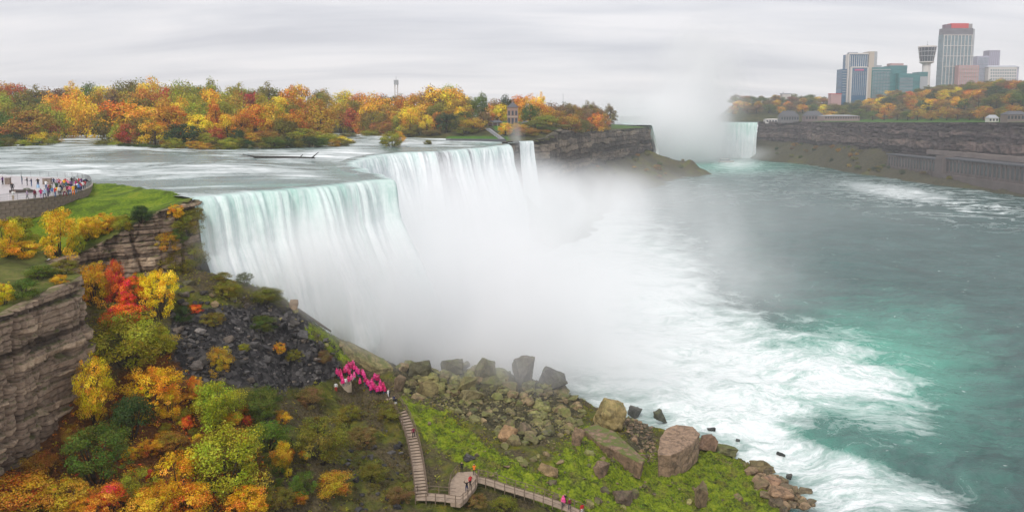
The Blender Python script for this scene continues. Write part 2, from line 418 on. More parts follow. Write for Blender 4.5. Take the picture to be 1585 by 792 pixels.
def upper_water_material():
    t = NT('upper_river_water'); p = t.pos()
    big = t.noise(p, 0.02, 3, 0.5, 0.4, 'Color')
    warp = t.vm('ADD', p, t.vm('MULTIPLY', t.vm('SUBTRACT', big, (0.5, 0.5, 0.5)), (30, 30, 0)))
    fl = t.map(warp, (0.42, 1.0, 1), (0, 0, 0), (0, 0, R(-38)))
    f1 = t.noise(fl, 0.11, 8, 0.66, 0.25)
    f2 = t.noise(fl, 0.7, 6, 0.7)
    fx = t.math('ADD', t.math('MULTIPLY', f1, 0.7), t.math('MULTIPLY', f2, 0.3))
    foam = t.mr(t.math('SUBTRACT', fx, t.mr(t.attr('foam'), 0, 1, 0.62, 0.34)), 0, 0.24, 0, 1)
    wc = t.ramp(f1, [(0.35, (0.05, 0.095, 0.08)), (0.55, (0.12, 0.185, 0.165)), (0.7, (0.24, 0.32, 0.295))])
    wc = t.mix(t.attr('aerated'), wc, (0.16, 0.42, 0.34))
    riv = t.mix(foam, wc, (0.84, 0.87, 0.87))
    # falling water: streaks along the flow (u along the crest, v down)
    uv = t.n('ShaderNodeUVMap', 0, {'uv_map': 'UVMap'})
    s1 = t.noise(t.map(uv, (0.30, 0.022, 1)), 1.0, 7, 0.66, 0.5)
    s2 = t.noise(t.map(uv, (2.6, 0.11, 1)), 1.0, 5, 0.68)
    s3 = t.noise(t.map(uv, (0.9, 0.55, 1)), 1.0, 6, 0.7)
    sm = t.math('ADD', t.math('MULTIPLY', s1, 0.5), t.math('ADD', t.math('MULTIPLY', s2, 0.3), t.math('MULTIPLY', s3, 0.2)))
    gr = t.attr('green'); dk = t.attr('thin')
    white = t.mix(t.mr(sm, 0.36, 0.58), (0.52, 0.62, 0.62), (0.90, 0.925, 0.93))
    green = t.mix(t.mr(sm, 0.36, 0.62), (0.27, 0.53, 0.45), (0.80, 0.90, 0.87))
    dark = t.mix(t.mr(sm, 0.42, 0.58), (0.07, 0.075, 0.085), (0.80, 0.83, 0.845))
    fc = t.mix(gr, white, green); fc = t.mix(dk, fc, dark)
    ff = t.attr('fall')
    c = t.mix(ff, riv, fc)
    h = t.math('ADD', t.math('MULTIPLY', fx, t.mr(ff, 0, 1, 1.0, 0.0)), t.math('MULTIPLY', sm, t.math('MULTIPLY', ff, 1.2)))
    t.bsdf(c, t.mr(t.math('MAXIMUM', foam, ff), 0, 1, 0.22, 0.85), t.bump(h, 0.65, 0.8), 0.4)
    return t.m
M_UPPER = upper_water_material()

def leaf_material():
    t = NT('autumn_leaves'); oc = t.n('ShaderNodeObjectInfo', 'Color')
    v = t.attr('var'); h = t.attr('hue')
    hs = t.n('ShaderNodeHueSaturation', 0, None, Hue=t.mr(h, 0, 1, 0.452, 0.548), Saturation=t.mr(v, 0, 1, 1.06, 0.94), Value=t.mr(v, 0, 1, 0.35, 1.5), Fac=1.0, Color=oc)
    d = t.bsdf(hs, 0.6, None, 0.15, 0.0, False)
    tr = t.n('ShaderNodeBsdfTranslucent', 0, None, Color=hs)
    t.surf(t.n('ShaderNodeMixShader', 0, None, i0=0.2, i1=d, i2=tr))
    return t.m
M_LEAF = leaf_material()
M_BARK = simple('bark', (0.055, 0.042, 0.032), 0.9, 0.4, 2.0, 0.1, 0, 0.5)

# ================================================================== talus slope in the gorge
sil = [(318, 424, 133), (345, 432, 135), (372, 437, 138), (410, 449, 138), (440, 465, 139), (470, 488, 140), (500, 510, 141), (530, 526, 144), (560, 541, 147), (590, 556, 150), (625, 570, 153),
       (700, 572, 157), (770, 578, 160), (830, 592, 160), (870, 606, 160), (905, 622, 158), (945, 640, 156), (985, 655, 152), (1050, 672, 148), (1110, 696, 144), (1180, 727, 137), (1230, 755, 130), (1262, 790, 122)]
ctl = [(0, 740, 85), (70, 660, 92), (135, 590, 99), (0, 800, 78), (100, 792, 80), (200, 792, 82), (300, 792, 86), (400, 792, 90), (540, 792, 97), (640, 792, 100.5), (760, 792, 105), (860, 792, 108), (960, 792, 112),
       (1060, 792, 116), (1160, 792, 119), (150, 500, 112), (250, 450, 122), (300, 420, 130), (200, 600, 103), (300, 560, 112), (300, 650, 104), (400, 700, 100), (270, 740, 92), (400, 540, 122), (480, 520, 133),
       (560, 605, 137), (520, 605, 133), (450, 600, 126), (600, 620, 126), (560, 700, 112), (500, 700, 106), (620, 680, 119), (560, 640, 125), (700, 660, 125), (800, 640, 138), (800, 600, 153), (700, 600, 147),
       (850, 620, 152), (800, 700, 118), (900, 740, 115), (950, 690, 130), (1000, 740, 122), (1100, 750, 126), (850, 650, 140), (640, 600, 141), (1000, 690, 138), (1170, 760, 126)]
pts = []
for px, py, Y in sil + ctl:
    q = at_y(px, py, Y); pts.append((q.x, q.y, q.z))
for px, py, z in ((714, 728, 12.2), (650, 770, 12.0), (700, 770, 12.0), (880, 787, 8.6), (800, 760, 10.6), (740, 740, 12.1)):
    q = at_z(px, py, z); pts.append((q.x, q.y, q.z))
for px, py, Y in sil:
    q = at_y(px, py, Y); k = (Y + 14) / Y
    pts.append((q.x * k + 2, q.y * k, max(q.z - 15, -6)))
pts += [(-75, 85, 32), (-75, 105, 38), (-72, 70, 26), (-60, 60, 20), (-20, 60, 14), (20, 70, 8), (60, 90, 0), (75, 130, -6), (60, 150, -6), (70, 100, -3), (-20, 200, -6), (20, 200, -6), (-60, 160, 20)]
talus_tps = TPS(pts, 0.6)
TX0, TX1, TY0, TY1, TD = -84.0, 74.0, 58.0, 182.0, 0.45
gx = np.arange(TX0, TX1 + TD, TD); gy = np.arange(TY0, TY1 + TD, TD)
GX, GY = np.meshgrid(gx, gy, indexing='ij')
tz = talus_tps(GX, GY)
def to_px(X, Y, Z):
    f = Y * _c - (Z - EYE) * _s; u = Y * _s + (Z - EYE) * _c
    return CX + F_PX * X / f, PPY - F_PX * u / f
TPX, TPY = to_px(GX, GY, tz)
def zone(polys, soft=14):
    m = np.zeros(GX.shape)
    for p in polys: m = np.maximum(m, sstep(-soft, soft, sdist(p, TPX, TPY)))
    return m
z_moss = zone([[(622, 618), (690, 640), (770, 700), (840, 735), (905, 655), (960, 690), (1010, 745), (1095, 692), (1130, 700), (1185, 755), (1215, 800), (870, 800), (800, 752), (745, 733), (665, 690)],
               [(480, 500), (520, 520), (560, 560), (525, 556), (470, 520)], [(850, 700), (1000, 700), (1190, 770), (1200, 800), (900, 800)]])
z_scree = zone([[(262, 480), (420, 470), (500, 500), (530, 545), (520, 590), (440, 604), (330, 594), (262, 575)]])
z_rock = zone([[(600, 560), (760, 560), (900, 600), (900, 660), (850, 680), (790, 680), (690, 635), (620, 612)], [(960, 640), (1010, 650), (1015, 720), (990, 715), (955, 660)], [(1150, 720), (1250, 740), (1290, 800), (1215, 800)]])
z_lit = zone([[(-50, 600), (120, 610), (260, 540), (300, 600), (400, 640), (420, 800), (-50, 800)]], 30)
z_scrub = zone([[(440, 606), (595, 614), (635, 690), (640, 760), (655, 800), (470, 800), (420, 680)], [(700, 775), (745, 742), (860, 790), (860, 810), (700, 810)]])
land_n = fbm(GX * 0.30, GY * 0.30, 0, 4, 3)
fine_n = fbm(GX * 1.1, GY * 1.1, 0, 3, 9)
bill = np.abs(fbm(GX * 0.55, GY * 0.55, 0, 3, 21))
rgh = 0.30 + 0.35 * z_rock + 0.15 * z_scrub
PATH_PTS = [at_z(650, 770, 12.5), at_z(703, 772, 12.5), at_z(712, 735, 12.5), at_z(738, 738, 12.5), at_z(770, 750, 11.7), at_z(810, 763, 10.7), at_z(850, 775, 9.7), at_z(895, 793, 8.8)]
pd = line_dist([(q.x, q.y) for q in PATH_PTS], GX, GY)
flat = sstep(2.2, 4.5, pd)
tz = tz + flat * (land_n * 1.0 * (0.4 + rgh) + fine_n * rgh * 0.8 + z_moss * (0.55 - bill * 2.2) * 0.8) - (1 - sstep(1.0, 2.5, pd)) * 0.25
def T(x, y):
    fx = np.clip((np.asarray(x, float) - TX0) / TD, 0, len(gx) - 1.001); fy = np.clip((np.asarray(y, float) - TY0) / TD, 0, len(gy) - 1.001)
    i = fx.astype(int); j = fy.astype(int); a = fx - i; b = fy - j
    return tz[i, j] * (1 - a) * (1 - b) + tz[i + 1, j] * a * (1 - b) + tz[i, j + 1] * (1 - a) * b + tz[i + 1, j + 1] * a * b
talus = link('talus_slope', grid_mesh('talus_slope', np.stack([GX, GY, tz], -1), tz > -4, True,
             {'moss': z_moss, 'scree': z_scree, 'rocky': z_rock, 'litter': z_lit * 0.85, 'scrub': z_scrub}), M_TALUS)
tag(talus, 'rocky mossy slope of fallen stone below the cliff', 'slope', kind='structure')

# ================================================================== upper ground by the brink
CLIFF = [(-62, 52, 43.5), (-61, 75, 44.2), (-60, 85, 44.6), (-59.3, 92, 45.4), (-58.3, 99.5, 46), (-61.5, 103, 46), (-68, 108, 46), (-72, 114, 45.3), (-69.6, 119.5, 45.6), (-65, 124, 48.6), (-60.8, 127.5, 51.2), (-58.6, 130.5, 52), (-57.0, 133.6, 52.4), (-58.4, 138, 52.4)]
up_pts = [(x, y, z) for x, y, z in CLIFF]
for px, py, z in ((0, 322, 51.3), (60, 320, 51.5), (140, 304, 51.9), (200, 300, 53.0), (298, 305, 53.1), (160, 288, 53.3), (230, 293, 53.3), (255, 297, 53.3), (60, 345, 49.4), (150, 330, 50.6), (240, 318, 51.4), (0, 360, 48.6), (0, 400, 47.2), (70, 385, 47.4), (40, 420, 46.6)):
    q = at_z(px, py, z); up_pts.append((q.x, q.y, z))
up_pts += [(-110, 150, 52.8), (-95, 160, 52.7), (-130, 110, 51.5), (-100, 90, 48.5), (-90, 70, 46), (-85, 55, 45), (-150, 170, 52.7), (-110, 175, 52.2), (-75, 150, 53.3), (-68, 142, 53.3)]
up_tps = TPS(up_pts, 0.3)
US = 0.8
ux = np.arange(-190, -50, US); uy = np.arange(40, 186, US)
UX, UY = np.meshgrid(ux, uy, indexing='ij')
BANK = [at_z(302, 303, 53), at_z(260, 297, 53), at_z(200, 290, 53), at_z(150, 285, 53), at_z(100, 280, 53), at_z(0, 268, 53)]
UP_POLY = [(x, y) for x, y, z in CLIFF[:-1]] + [(q.x, q.y) for q in BANK] + [(-190, 200), (-190, 40)]
uz = up_tps(UX, UY) + fbm(UX * 0.25, UY * 0.25, 0, 4, 5) * 0.35
def U(x, y):
    return up_tps(np.asarray(x, float), np.asarray(y, float))
cd = line_dist([(x, y) for x, y, z in CLIFF], UX, UY)
upx, upy = to_px(UX, UY, uz)
dry = np.maximum(0.8 * sstep(4, 0.5, cd), 0.8 * sstep(-12, 25, sdist([(-60, 385), (60, 380), (130, 400), (125, 440), (-60, 520)], upx, upy)))
ug = link('lawn_above_cliff', grid_mesh('lawn_above_cliff', np.stack([UX, UY, uz], -1), in_poly(UP_POLY, UX, UY), True, {'dry': dry}), M_LAWN)
tag(ug, 'green lawn above the cliff beside the brink', 'lawn', kind='structure')

# ================================================================== cliffs
def cliff_mesh(name, poly, zbot, ds, dz, amp, layer, seed, lip=2.0, noise_f=0.25, over=0.6, ztop_noise=0.0):
    P = np.array([(p[0], p[1]) for p in poly], float); zt = np.array([p[2] for p in poly], float)
    seg = np.hypot(*np.diff(P, axis=0).T); L = np.r_[0, np.cumsum(seg)]
    s = np.arange(0, L[-1] + ds, ds); s[-1] = min(s[-1], L[-1])
    x = np.interp(s, L, P[:, 0]); y = np.interp(s, L, P[:, 1]); t_ = np.interp(s, L, zt)
    k = max(3, int(4.0 / ds)) | 1
    def sm(a):
        ap = np.pad(a, k // 2, 'edge'); return np.convolve(ap, np.ones(k) / k, 'valid')
    x = sm(x); y = sm(y)
    tx = np.gradient(x); ty = np.gradient(y); l = np.hypot(tx, ty) + 1e-9
    nx, ny = ty / l, -tx / l                     # to the right of the walking direction
    zb = zbot(x, y) if callable(zbot) else np.full_like(x, zbot)
    t_ = t_ + ztop_noise * fbm(s * 0.12, 0 * s, 0, 3, seed + 3)
    H = (t_ - zb).max(); rows = int(H / dz) + 1
    v = np.linspace(0, 1, rows)
    Z = zb[None] + (t_ - zb)[None] * v[:, None]
    S = np.broadcast_to(s[None], Z.shape)
    zz_ = Z + 0.5 * layer * fbm(S * 0.06, Z * 0.05, 0, 2, seed)
    # beds of uneven thickness, each broken into blocks
    wv = zz_ / layer + 0.6 * vnoise(zz_ / layer * 0.7, 0 * zz_, 0, seed + 5)
    li = np.floor(wv); fr = wv - li
    bed = _hash(li, 0 * li, 0 * li, seed + 11) - 0.5
    bw = layer * (3.0 + 7.0 * _hash(li, li * 0 + 3, 0 * li, seed + 12))
    bp = S / bw + 0.5 * fbm(S * 0.25, Z * 0.25, 0, 3, seed + 50) + 7.3 * _hash(li, 0 * li + 9, 0 * li, seed + 13) + 0.15 * vnoise(S * 0.8, Z * 0.8, 0, seed + 2)
    bi = np.floor(bp); bf = bp - bi
    blk = _hash(bi, li, 0 * li, seed + 14) - 0.5
    joint = (1 - (1 - np.minimum(sstep(0, 0.05, bf), sstep(1, 0.95, bf))) * sstep(0.0, 0.4, fbm(S * 0.2, Z * 0.4, 0, 3, seed + 61))) * np.minimum(sstep(0, 0.16, fr), sstep(1, 0.88, fr))
    D = amp * (1.0 * bed + 0.65 * blk + (joint - 1) * (0.9 * sstep(-0.15, 0.35, fbm(S * 0.1, Z * 0.12, 0, 3, seed + 60)))) + amp * 1.3 * fbm(S * noise_f, Z * noise_f * 0.6, 0, 4, seed + 30) + 0.45 * amp * fbm(S * 1.1, Z * 1.6, 0, 4, seed + 31) - amp * 1.6 * sstep(0.10, 0.0, np.abs(fbm(S * 0.16, Z * 0.03, 0, 3, seed + 70))) - amp * 1.1 * sstep(0.07, 0.0, np.abs(fbm(S * 0.35, Z * 0.09, 0, 3, seed + 71)))
    D += over * np.sin(v[:, None] * 2.6)
    X = x[None] + nx[None] * D; Y = y[None] + ny[None] * D
    # lip running back over the ground above
    Xl = [X]; Yl = [Y]; Zl = [Z]
    for q, dzl in ((0.35, 0.12), (1.0, 0.05)):
        Xl.append((x - nx * lip * q)[None]); Yl.append((y - ny * lip * q)[None]); Zl.append((t_ + dzl - 0.12 * q)[None])
    X = np.vstack(Xl); Y = np.vstack(Yl); Z = np.vstack(Zl)
    bedc = np.vstack([np.clip(0.5 + 0.7 * bed + 0.35 * blk, 0, 1), np.full((2, X.shape[1]), 0.4)]); jn = np.vstack([1 - joint, np.zeros((2, X.shape[1]))])
    return grid_mesh(name, np.stack([X, Y, Z], -1), None, True, {'bed': bedc, 'joint': jn})
near_cliff = link('near_cliff', cliff_mesh('near_cliff', CLIFF, lambda x, y: T(x, y) - 3.0, 0.2, 0.13, 0.8, 0.72, 4, 1.6, 0.2), M_CLIFF)
tag(near_cliff, 'layered brown rock cliff at the left edge', 'cliff', kind='structure')
# ================================================================== upper river and the falls
ZC = 53.0
CREST = [(-58.6, 134.0), (-52.5, 142.5), (-47, 149), (-41, 154.5), (-36, 162), (-31, 170.5), (-29.4, 175), (-33, 186), (-42, 205), (-49.5, 232), (-51.5, 262), (-49, 283), (-43.5, 297), (-31, 305), (-21, 322), (-11, 344), (-3.5, 367), (-1.0, 384)]
def crest_curve(pts_, ds, smooth_m):
    P = np.array(pts_, float); seg = np.hypot(*np.diff(P, axis=0).T); L = np.r_[0, np.cumsum(seg)]
    s = np.arange(0, L[-1], ds); x = np.interp(s, L, P[:, 0]); y = np.interp(s, L, P[:, 1])
    k = max(3, int(smooth_m / ds)) | 1
    f = lambda a: np.convolve(np.pad(a, k // 2, 'edge'), np.ones(k) / k, 'valid')
    return s, f(x), f(y)
def fall_sheet(name, pts_, ds, zc, drop, smooth_m, seed, throw=1.25, up=7.0, rows=80, bulge=1.0, green=None, thin=None, near=None, ragged=1.0):
    s, x, y = crest_curve(pts_, ds, smooth_m)
    x = x + 0; tx = np.gradient(x); ty = np.gradient(y)
    k = max(3, int(9 / ds)) | 1
    f = lambda a: np.convolve(np.pad(a, k // 2, 'edge'), np.ones(k) / k, 'valid')
    tx, ty = f(tx), f(ty); l = np.hypot(tx, ty); nx, ny = ty / l, -tx / l
    rg = ragged * (1.3 * fbm(s * 0.16, 0 * s, 0, 4, seed) + 0.5 * fbm(s * 0.9, 0 * s, 0, 2, seed + 1))
    up_t = np.linspace(-up, 0, 10); dn = drop * np.linspace(0, 1, rows)[1:] ** 1.35
    X = []; Y = []; Z = []; Fa = []; V = []; DD = []
    for a in up_t:
        q = a / up
        X.append(x + nx * (a + rg * (1 + q))); Y.append(y + ny * (a + rg * (1 + q)))
        Z.append(zc + 0.10 - 0.35 * q * q + 0 * s - 0.35 * (1 + q) ** 3 + 0.12 * fbm(s * 0.5, s * 0 + a * 0.5, 0, 3, seed + 8) * (1 + q))
        Fa.append(0 * s + np.clip((q + 0.32) / 0.32, 0, 1) * 0.75); V.append(0 * s + a); DD.append(0 * s)
    for d in dn:
        r1 = fbm(s * 0.10, 0 * s + d * 0.012, 0, 3, seed + 2); r2 = fbm(s * 0.45, 0 * s + d * 0.03, 0, 3, seed + 3); r3 = fbm(s * 0.22, 0 * s + d * 0.2, 0, 4, seed + 4)
        g = min(1.0, d / 6.0); lo = max(0.0, min(1.0, (d - 9) / 20.0))
        o = throw * math.sqrt(d) * (0.85 + 0.3 * r1) + g * (1.8 * r1 + 1.1 * r2 + 0.35 * fbm(s * 1.5, 0 * s + d * 0.06, 0, 3, seed + 5)) + bulge * lo * (0.9 * r3 + 4.5 + 0.7 * fbm(s * 1.3, 0 * s + d * 0.35, 0, 3, seed + 6)) + rg
        if near is not None: o = o + near(s) * lo * (4 + 1.2 * r3)
        X.append(x + nx * o); Y.append(y + ny * o); Z.append(zc - 0.35 - d + 0 * s); Fa.append(0 * s + min(1, 0.8 + d * 0.2)); V.append(0 * s + d + 1.0 * throw * math.sqrt(d)); DD.append(0 * s + d)
    X, Y, Z, Fa, V, DD = map(np.array, (X, Y, Z, Fa, V, DD))
    S = np.broadcast_to(s[None], X.shape)
    gr = (green(S, DD) if green else 0) * np.ones(X.shape); th = (thin(S, DD) if thin else 0) * np.ones(X.shape)
    me = grid_mesh(name, np.stack([X, Y, Z], -1), None, True, {'fall': Fa, 'green': gr, 'thin': th, 'foam': np.full(X.shape, 0.45), 'aerated': 0.6 * Fa}, True, np.stack([S, V], -1))
    return link(name, me, M_UPPER)
sC, xC, yC = crest_curve(CREST, 0.5, 6)
near_len = 52.0
def am_green(S, D):
    n = fbm(S * 0.12, D * 0.02, 0, 3, 71) * 0.5 + 0.5
    a = sstep(near_len + 6, near_len - 2, S) * sstep(13 + 14 * n * sstep(26, 36, S), 2, D) * (0.45 + 0.6 * n)
    b = sstep(near_len + 2, near_len + 14, S) * sstep(8, 1, D) * 0.45 * (0.3 + n)
    seam = sstep(1.6, 0.3, np.abs(S - 37 - D * 0.10)) * sstep(40, 10, D) * sstep(1, 4, D) * 0.8
    return np.clip(a + b + seam * 1.0, 0, 1)
def am_thin(S, D):
    n = fbm(S * 0.16, D * 0.015, 0, 4, 55)
    band = sstep(150, 166, S) * sstep(232, 215, S)
    seam = sstep(1.2, 0.2, np.abs(S - 37 - D * 0.10)) * sstep(34, 8, D) * sstep(2, 6, D) * 0.55
    return np.clip(band * sstep(-0.1, 0.32, n) * sstep(36, 14, D) * 0.95 + seam, 0, 1)
am = fall_sheet('waterfall', CREST, 0.33, ZC, 50, 6, 31, 1.15, 7, 84, 0.8, am_green, am_thin, lambda s: sstep(62, 40, s), 1.9)
tag(am, 'broad white waterfall pouring over the near brink', 'waterfall', kind='structure')
VEIL = [(3.5, 407.0), (7.0, 408.5), (12.0, 413)]
vl = fall_sheet('waterfall', VEIL, 0.33, ZC + 0.5, 50, 2, 41, 1.0, 4, 60, 0.3, None, None, None, 0.4)
tag(vl, 'narrow white bridal waterfall beside the island cliff', 'waterfall', kind='structure')
HORSE = [(166, 880), (150, 960), (160, 1080), (205, 1180), (268, 1205), (330, 1190), (389, 1164)]
hs_ = fall_sheet('waterfall', HORSE, 1.1, 55.5, 56, 40, 51, 1.3, 20, 40, 0.6, lambda S, D: sstep(30, 0, D) * 0.85 + 0.12, None, None, 1.0)
tag(hs_, 'green crested horseshoe waterfall far off behind its spray', 'waterfall', kind='structure')

# upper river sheet, cut along the crest
US2 = 1.5
rx = np.arange(-420, 20, US2); ry = np.arange(120, 640, US2)
RX, RY = np.meshgrid(rx, ry, indexing='ij')
RIV_POLY = [(-420, 640), (-420, 231), (-190, 201)] + [(q.x, q.y - 4.0) for q in BANK[::-1]] + [(-59.5, 132)] + list(zip(xC[::4], yC[::4])) + [(12, 420), (12, 640)]
inner = sdist(RIV_POLY, RX, RY)
rpx, rpy = to_px(RX, RY, 53 + 0 * RX)
def rblob(px, py, rx_, ry_, a=1.0):
    return a * np.exp(-(((rpx - px) / rx_) ** 2 + ((rpy - py) / ry_) ** 2))
rf = 0.40 + 0.28 * fbm(RX * 0.02, RY * 0.05, 0, 3, 81)
for b in ((330, 262, 130, 7, .6), (480, 243, 110, 6, .7), (560, 240, 60, 8, .8), (110, 222, 60, 5, .8), (190, 236, 90, 4, .5), (70, 262, 110, 10, .5), (150, 272, 60, 6, .5), (640, 224, 90, 4, .6), (570, 212, 40, 4, .8), (20, 245, 60, 10, .35), (700, 218, 90, 3, .4), (450, 270, 120, 6, .25)):
    rf = rf + rblob(*b)
for b in ((430, 283, 170, 6, .55), (560, 272, 50, 6, .6), (250, 250, 120, 6, .3), (640, 232, 60, 3, .4)):
    rf = rf - rblob(*b)
ra = rblob(555, 262, 30, 9, .8) + rblob(470, 286, 120, 3, .5) + rblob(760, 222, 30, 3, .4)
rzv = ZC - 0.12 + 0.30 * fbm(RX * 0.16, RY * 0.30, 0, 4, 83) * np.clip((inner - 5) / 14, 0, 1) + 0.018 * np.clip(inner - 10, 0, 160)
# long standing ledges of the rapids
rzv += 0.55 * np.clip(rf - 0.35, 0, 1) * np.clip((inner - 6) / 14, 0, 1)
ur = link('upper_river', grid_mesh('upper_river', np.stack([RX, RY, rzv], -1), inner > 2.0, True, {'foam': np.clip(rf, 0, 1), 'aerated': np.clip(ra, 0, 1), 'fall': 0 * RX, 'green': 0 * RX, 'thin': 0 * RX}), M_UPPER)
tag(ur, 'grey rapids above the near brink', 'river', kind='structure')
# river above the horseshoe
hx, hy = np.meshgrid(np.linspace(60, 620, 90), np.linspace(880, 1900, 120), indexing='ij')
sH, xH, yH = crest_curve(HORSE, 4, 40)
HP = [(60, 880)] + list(zip(xH, yH)) + [(420, 1180), (470, 1400), (560, 1900), (60, 1900)]
hr = link('upper_river', grid_mesh('upper_river', np.stack([hx, hy, 55.3 + 0.004 * (hy - 1100) + 0.3 * fbm(hx * .05, hy * .1, 0, 3, 3)], -1), in_poly(HP, hx, hy), True, {'foam': 0.4 + 0 * hx, 'aerated': 0.2 + 0 * hx, 'fall': 0 * hx, 'green': 0 * hx, 'thin': 0 * hx}), M_UPPER)
tag(hr, 'pale river above the far horseshoe falls', 'river', kind='structure')

# ================================================================== lower river
na, nr = 330, 420
Yr = 88 * (1500 / 88) ** np.linspace(0, 1, nr); A = np.linspace(-0.55, 0.86, na)
LA, LY = np.meshgrid(A, Yr, indexing='ij'); LX = LA * LY
lpx, lpy = to_px(LX, LY, 0 * LX)
damp = np.clip(1.2 - LY / 700, 0.25, 1)
FOAM = [(820, 560), (500, 560), (450, 260), (800, 240), (900, 285), (960, 345), (1040, 385), (1075, 430), (1085, 470), (1150, 495), (1190, 520), (1300, 545), (1390, 590), (1415, 630), (1360, 640), (1240, 630), (1215, 650), (1270, 690), (1360, 720), (1460, 795), (1330, 800), (1255, 765), (1180, 722), (1100, 690), (1000, 650), (900, 600)]
fd = sdist(FOAM, lpx, lpy) + 26 * fbm(LX * 0.09, LY * 0.09, 0, 4, 91)
fo = 0.12 + 0.95 * sstep(-95, 60, fd)
fo = np.minimum(fo, 1 - 0.7 * sstep(-10, 14, sdist([(1190, 655), (1290, 655), (1400, 690), (1420, 740), (1300, 705)], lpx, lpy)))
fo = np.maximum(fo, 0.8 * sstep(40, 0, np.hypot((lpx - 1140) / 2.2, (lpy - 254) * 1.6)))            # below the horseshoe
fo = np.maximum(fo, 0.86 * np.exp(-(((lpx - 1390) / 130) ** 2 + ((lpy - 298 - (lpx - 1390) * .13) / 17) ** 2)))
fo = np.maximum(fo, 0.5 * np.exp(-(((lpx - 1150) / 120) ** 2 + ((lpy - 268) / 10) ** 2)))
ae = np.exp(-(((lpx - 1330) / 150) ** 2 + ((lpy - 560) / 75) ** 2)) * 0.9 + 0.34 * np.exp(-(((lpx - 1400) / 240) ** 2 + ((lpy - 640) / 150) ** 2)) + 0.8 * np.exp(-(((lpx - 1120) / 120) ** 2 + ((lpy - 258) / 12) ** 2)) + sstep(-30, 20, fd) * 0.5
ln = 1.2 * np.exp(-(((lpx - 1480) / 140) ** 2 + ((lpy - 318 - (lpx - 1480) * .12) / 24) ** 2)) + 0.25 * sstep(330, 300, lpy)
cp = np.clip(0.25 + 0.75 * sstep(330, 420, lpy), 0, 1)
wv = 1.15 * fbm(LX * 0.10, LY * 0.16, 0, 5, 92, 0.55) + 0.5 * fbm(LX * 0.5, LY * 0.6, 0, 3, 93)
lr = link('lower_river', grid_mesh('lower_river', np.stack([LX, LY, wv * damp], -1), None, True, {'foam': np.clip(fo, 0, 1), 'aerated': np.clip(ae, 0, 1), 'lines': np.clip(ln, 0, 1), 'caps': cp}), M_RIVER)
tag(lr, 'dark green river with white foam in the gorge', 'river', kind='structure')

# ================================================================== island with the autumn wood
GC = [(10.5, 416), (22, 440), (30, 480), (40, 530), (56, 590), (70, 645), (90, 700), (112, 755), (135, 815), (158, 868), (163, 880)]      # cliff top towards the gorge
SHORE = [(-700, 233), (-150, 233), (0, 233), (70, 231), (92, 226), (98, 219), (150, 219), (150, 230), (235, 235), (320, 235), (420, 232), (500, 230), (549, 226), (540, 217.5), (556, 212), (572, 214), (620, 216), (680, 217), (783, 217.5)]
sh = [at_z(px, py, 53.2) for px, py in SHORE]
ISLE = [(q.x, q.y) for q in sh] + [(-0.5, 396), (4, 412)] + GC + [(140, 960), (60, 1080), (-300, 1150), (-1400, 1150), (-1400, 500)]
def isle_h(x, y):
    x = np.asarray(x, float); y = np.asarray(y, float)
    sd = sdist(ISLE, x, y)
    h = 52.6 + np.clip(sd, -6, 8) * 0.14 + np.clip(sd - 8, 0, 90) * 0.075
    h = h + 8.5 * np.exp(-(((x - 8) / 45) ** 2 + ((y - 500) / 45) ** 2))
    dc = line_dist(GC, x, y)
    return h + 1.2 * fbm(x * 0.02, y * 0.02, 0, 3, 61) * np.clip(sd / 25, 0, 1)
IX, IY = np.meshgrid(np.concatenate([np.arange(-1300, -300, 20.0), np.arange(-300, 170, 3.5)]), np.concatenate([np.arange(290, 620, 3.5), np.arange(620, 1160, 10.0)]), indexing='ij')
ih = isle_h(IX, IY)
ipx, ipy = to_px(IX, IY, ih)
gz = sstep(-6, 4, sdist([(752, 182), (835, 180), (835, 198), (790, 206), (770, 203)], ipx, ipy)) * (IY < 520) + sstep(-6, 4, sdist([(690, 212), (785, 212), (785, 218), (690, 218)], ipx, ipy)) * (IY < 450) + sstep(-3, 3, sdist([(945, 190), (1005, 194), (1005, 200), (945, 200)], ipx, ipy)) * 0.6
isle = link('island_ground', grid_mesh('island_ground', np.stack([IX, IY, ih], -1), sdist(ISLE, IX, IY) > -3, True, {'grass': np.clip(gz, 0, 1)}), M_FLOOR)
tag(isle, 'wooded island ground between the two falls', 'island', kind='structure')
GCz = [(x, y, float(isle_h(x, y)) + 0.4) for x, y in [(-2.0, 386), (-1.2, 395), (2.5, 409)] + GC] + [(150, 905, 54), (120, 960, 54)]
GCz = [(x, y, 53.6 if i < 3 else z) for i, (x, y, z) in enumerate(GCz)]
isl_cliff = link('island_cliff', cliff_mesh('island_cliff', GCz, lambda x, y: np.clip(24 - (y - 410) * 0.01, 8, 24) - 6, 1.0, 0.55, 2.0, 4.0, 14, 4, 0.06, 1.2), M_CLIFF_FAR)
tag(isl_cliff, 'grey layered cliff of the island above the gorge', 'cliff', kind='structure')
